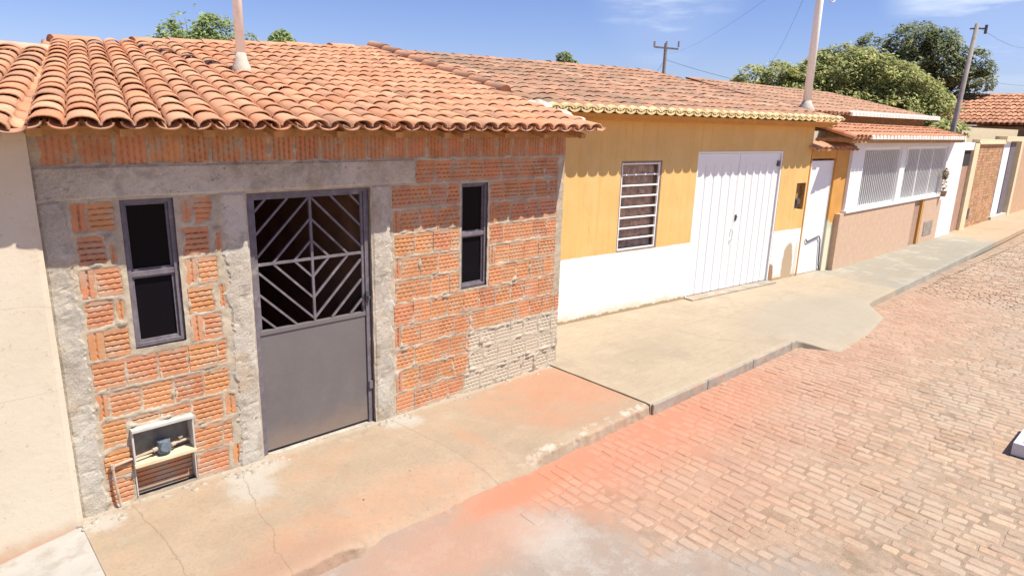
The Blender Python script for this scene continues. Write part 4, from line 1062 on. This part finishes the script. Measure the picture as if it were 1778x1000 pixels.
wire((30.0, 7.6, 4.75), (70, 9.5, 7.2), .5, .005, 'low cable over the far red roof at the right edge')

# ------------------------------------------------------------ TREES
def tree(name, base, label, blobs, n, size, cols, seed, trunk_r=.2, cat='tree'):
    t = thing(name, base, label, cat); rnd = random.Random(seed)
    mb = MB(); top = max(b[2] for b in blobs)
    fork = Vector((base[0], base[1], base[2]+(top-base[2])*.45))
    mb.tube([base, (base[0]+.1, base[1], (base[2]+fork.z)/2), fork], [trunk_r, trunk_r*.8, trunk_r*.65], 8)
    for b in blobs:
        c = Vector(b[:3]); mid = fork.lerp(c, .5)+Vector((rnd.uniform(-.2, .2), rnd.uniform(-.2, .2), .2))
        mb.tube([fork, mid, c], [trunk_r*.5, trunk_r*.3, trunk_r*.1], 6)
        for _ in range(3):
            q = c+Vector((rnd.uniform(-1, 1)*b[3], rnd.uniform(-1, 1)*b[4], rnd.uniform(0, .9)*b[5]))*.8
            mb.tube([mid, mid.lerp(q, .6), q], [trunk_r*.2, trunk_r*.12, trunk_r*.04], 5)
    mb.build('trunk', m_bark, t, smooth=True)
    mb = MB(); leaves(mb, blobs, n, size, cols, rnd); mb.build('crown', m_leaf, t)
    return t
YG = [(.50, .50, .20), (.42, .46, .17), (.56, .50, .23), (.32, .37, .14), (.22, .27, .10)]
DG = [(.24, .29, .13), (.18, .23, .11), (.32, .34, .16), (.38, .37, .18), (.12, .16, .08)]
MG = [(.34, .42, .16), (.27, .36, .13), (.40, .44, .19), (.18, .25, .09)]
rt = random.Random(77)
def blobset(c, rx, ry, rz, n, r0_, r1_):
    out = []
    for _ in range(n):
        while True:
            d = Vector((rt.uniform(-1, 1), rt.uniform(-1, 1), rt.uniform(-1, 1)))
            if d.length < 1: break
        r_ = rt.uniform(r0_, r1_); out.append((c[0]+d.x*rx, c[1]+d.y*ry, c[2]+d.z*rz, r_, r_, r_*.75))
    return out
tree('broadleaf_tree', (5.9, 17.0, -.1), 'round green tree above the orange roof, behind the white pole', [(5.3, 17.2, 4.2, .55, .5, .45), (5.7, 17.05, 4.55, .55, .5, .45), (6.15, 16.9, 4.4, .55, .5, .45), (5.75, 17.0, 4.0, .9, .7, .5), (5.0, 17.3, 4.05, .35, .35, .3), (6.78, 16.7, 4.25, .22, .25, .26)], 11000, .05, MG, 5, .12)
tree('broadleaf_tree', (8.3, 18.2, -.1), 'small green treetop just right of the round tree over the orange roof', [(8.28, 18.2, 4.55, .33, .3, .28), (8.5, 18.1, 4.4, .25, .25, .22), (8.05, 18.3, 4.4, .25, .25, .2)], 2200, .06, MG, 6, .08)
tree('broadleaf_tree', (19.0, 17.8, -.1), 'tiny tuft of leaves over the ridge of the yellow house', [(19.0, 17.7, 4.95, .30, .3, .24), (18.6, 18.2, 4.75, .2, .2, .12), (19.3, 17.5, 4.75, .2, .2, .15)], 800, .07, MG, 7, .08)
tree('broadleaf_tree', (27.2, 13.6, -.1), 'loose light green tree left of the white pole beyond the yellow house', [(26.7, 14.2, 4.55, .75, .75, .6), (27.3, 13.4, 4.6, .8, .8, .7), (26.35, 14.6, 4.3, .5, .5, .35), (28.1, 13.0, 4.4, .9, .8, .7), (25.95, 15.0, 4.15, .25, .25, .25), (27.5, 13.3, 3.6, 1.3, 1.2, .8)], 17000, .075, YG, 8, .15)
bl = [(29.2, 12.6, 4.6, 1.3, 1.2, 1.0), (29.7, 11.8, 5.0, 1.3, 1.3, 1.05), (30.3, 10.9, 4.8, 1.3, 1.3, .95), (30.6, 10.1, 4.5, 1.2, 1.2, .95), (30.9, 9.3, 4.0, 1.1, 1.1, .9), (31.0, 8.7, 3.5, 1.0, 1.0, .8),
      (28.6, 12.9, 3.8, 1.4, 1.2, 1.0), (29.6, 11.5, 3.6, 1.5, 1.4, 1.1), (30.4, 9.9, 3.3, 1.5, 1.3, 1.0), (30.9, 8.4, 2.8, .9, .9, .8), (29.3, 12.4, 5.3, .8, .8, .6), (30.1, 11.2, 5.4, .7, .7, .55)]
tree('broadleaf_tree', (30.0, 11.0, -.1), 'wide yellow-green tree in front of the darker one, right of the white pole', bl, 70000, .08, YG, 9, .3)
bl = [(39.3, 15.3, 6.1, 1.2, 1.2, .9), (38.9, 16.2, 5.6, 1.2, 1.2, .9), (39.5, 14.3, 6.9, 1.0, 1.0, .85), (39.4, 13.9, 5.9, 1.3, 1.3, 1.0), (40.0, 12.6, 7.2, 1.25, 1.25, 1.0), (40.1, 11.9, 6.6, 1.3, 1.3, 1.1), (40.4, 11.3, 7.0, .9, .9, .8),
      (40.6, 10.6, 5.6, 1.1, 1.1, .9), (40.8, 10.0, 6.1, .9, .9, .8), (40.9, 9.6, 5.1, .8, .8, .8), (40.9, 10.6, 4.2, 1.0, 1.0, .8), (40.2, 12.3, 5.2, 1.6, 1.5, 1.3), (41.1, 9.4, 5.8, .55, .55, .45), (39.8, 13.2, 4.4, 1.8, 1.8, 1.3), (40.6, 11.2, 3.8, 1.2, 1.2, .9)]
tree('broadleaf_tree', (40.2, 12.3, -.1), 'tall dark green tree behind the yellow-green one, at the far right', bl, 60000, .09, DG, 10, .4)
mb = MB(); leaves(mb, [(25.5, 6.6, 2.75, .6, .4, .35), (26.3, 6.5, 2.7, .5, .4, .3), (24.9, 6.7, 2.7, .4, .3, .25)], 2200, .08, YG, random.Random(3), shell=0)
tag(mb.build('shrub', m_leaf), 'bright green bush showing between the two roofs beside the leaning pole', 'bush')

# ------------------------------------------------------------ SMALL THINGS ON THE STREET
mb = MB(); mb.box(6.93, 7.62, .25, .83, -.098, .02)
mb.box(6.99, 7.56, .31, .77, .0205, .028)
bx_ = mb.build('pale_box', m_panel, bevel=.02); tag(bx_, 'pale grey unidentified box lying on the paving at the right edge', 'box')  # plain box built for an unidentified pale object
mb = MB(); rs = random.Random(14)
for _ in range(70):
    x = rs.uniform(1.5, 12); y = rs.uniform(.3, 5.4)
    if y > 4.7 and x < 6: continue
    z = -.10 if y < 3.3 else .02 if x > 5.2 else -.002
    if 3.2 < y < 3.5: continue
    r_ = rs.uniform(.003, .007); lump(mb, (x, y, z-.001), r_*1.3, r_, r_*.8, rs.random()*9, 6, 3)
tag(mb.build('pebbles', m_drop, smooth=True), 'loose grit and pebbles scattered over street and pavement', 'gravel', kind='stuff')
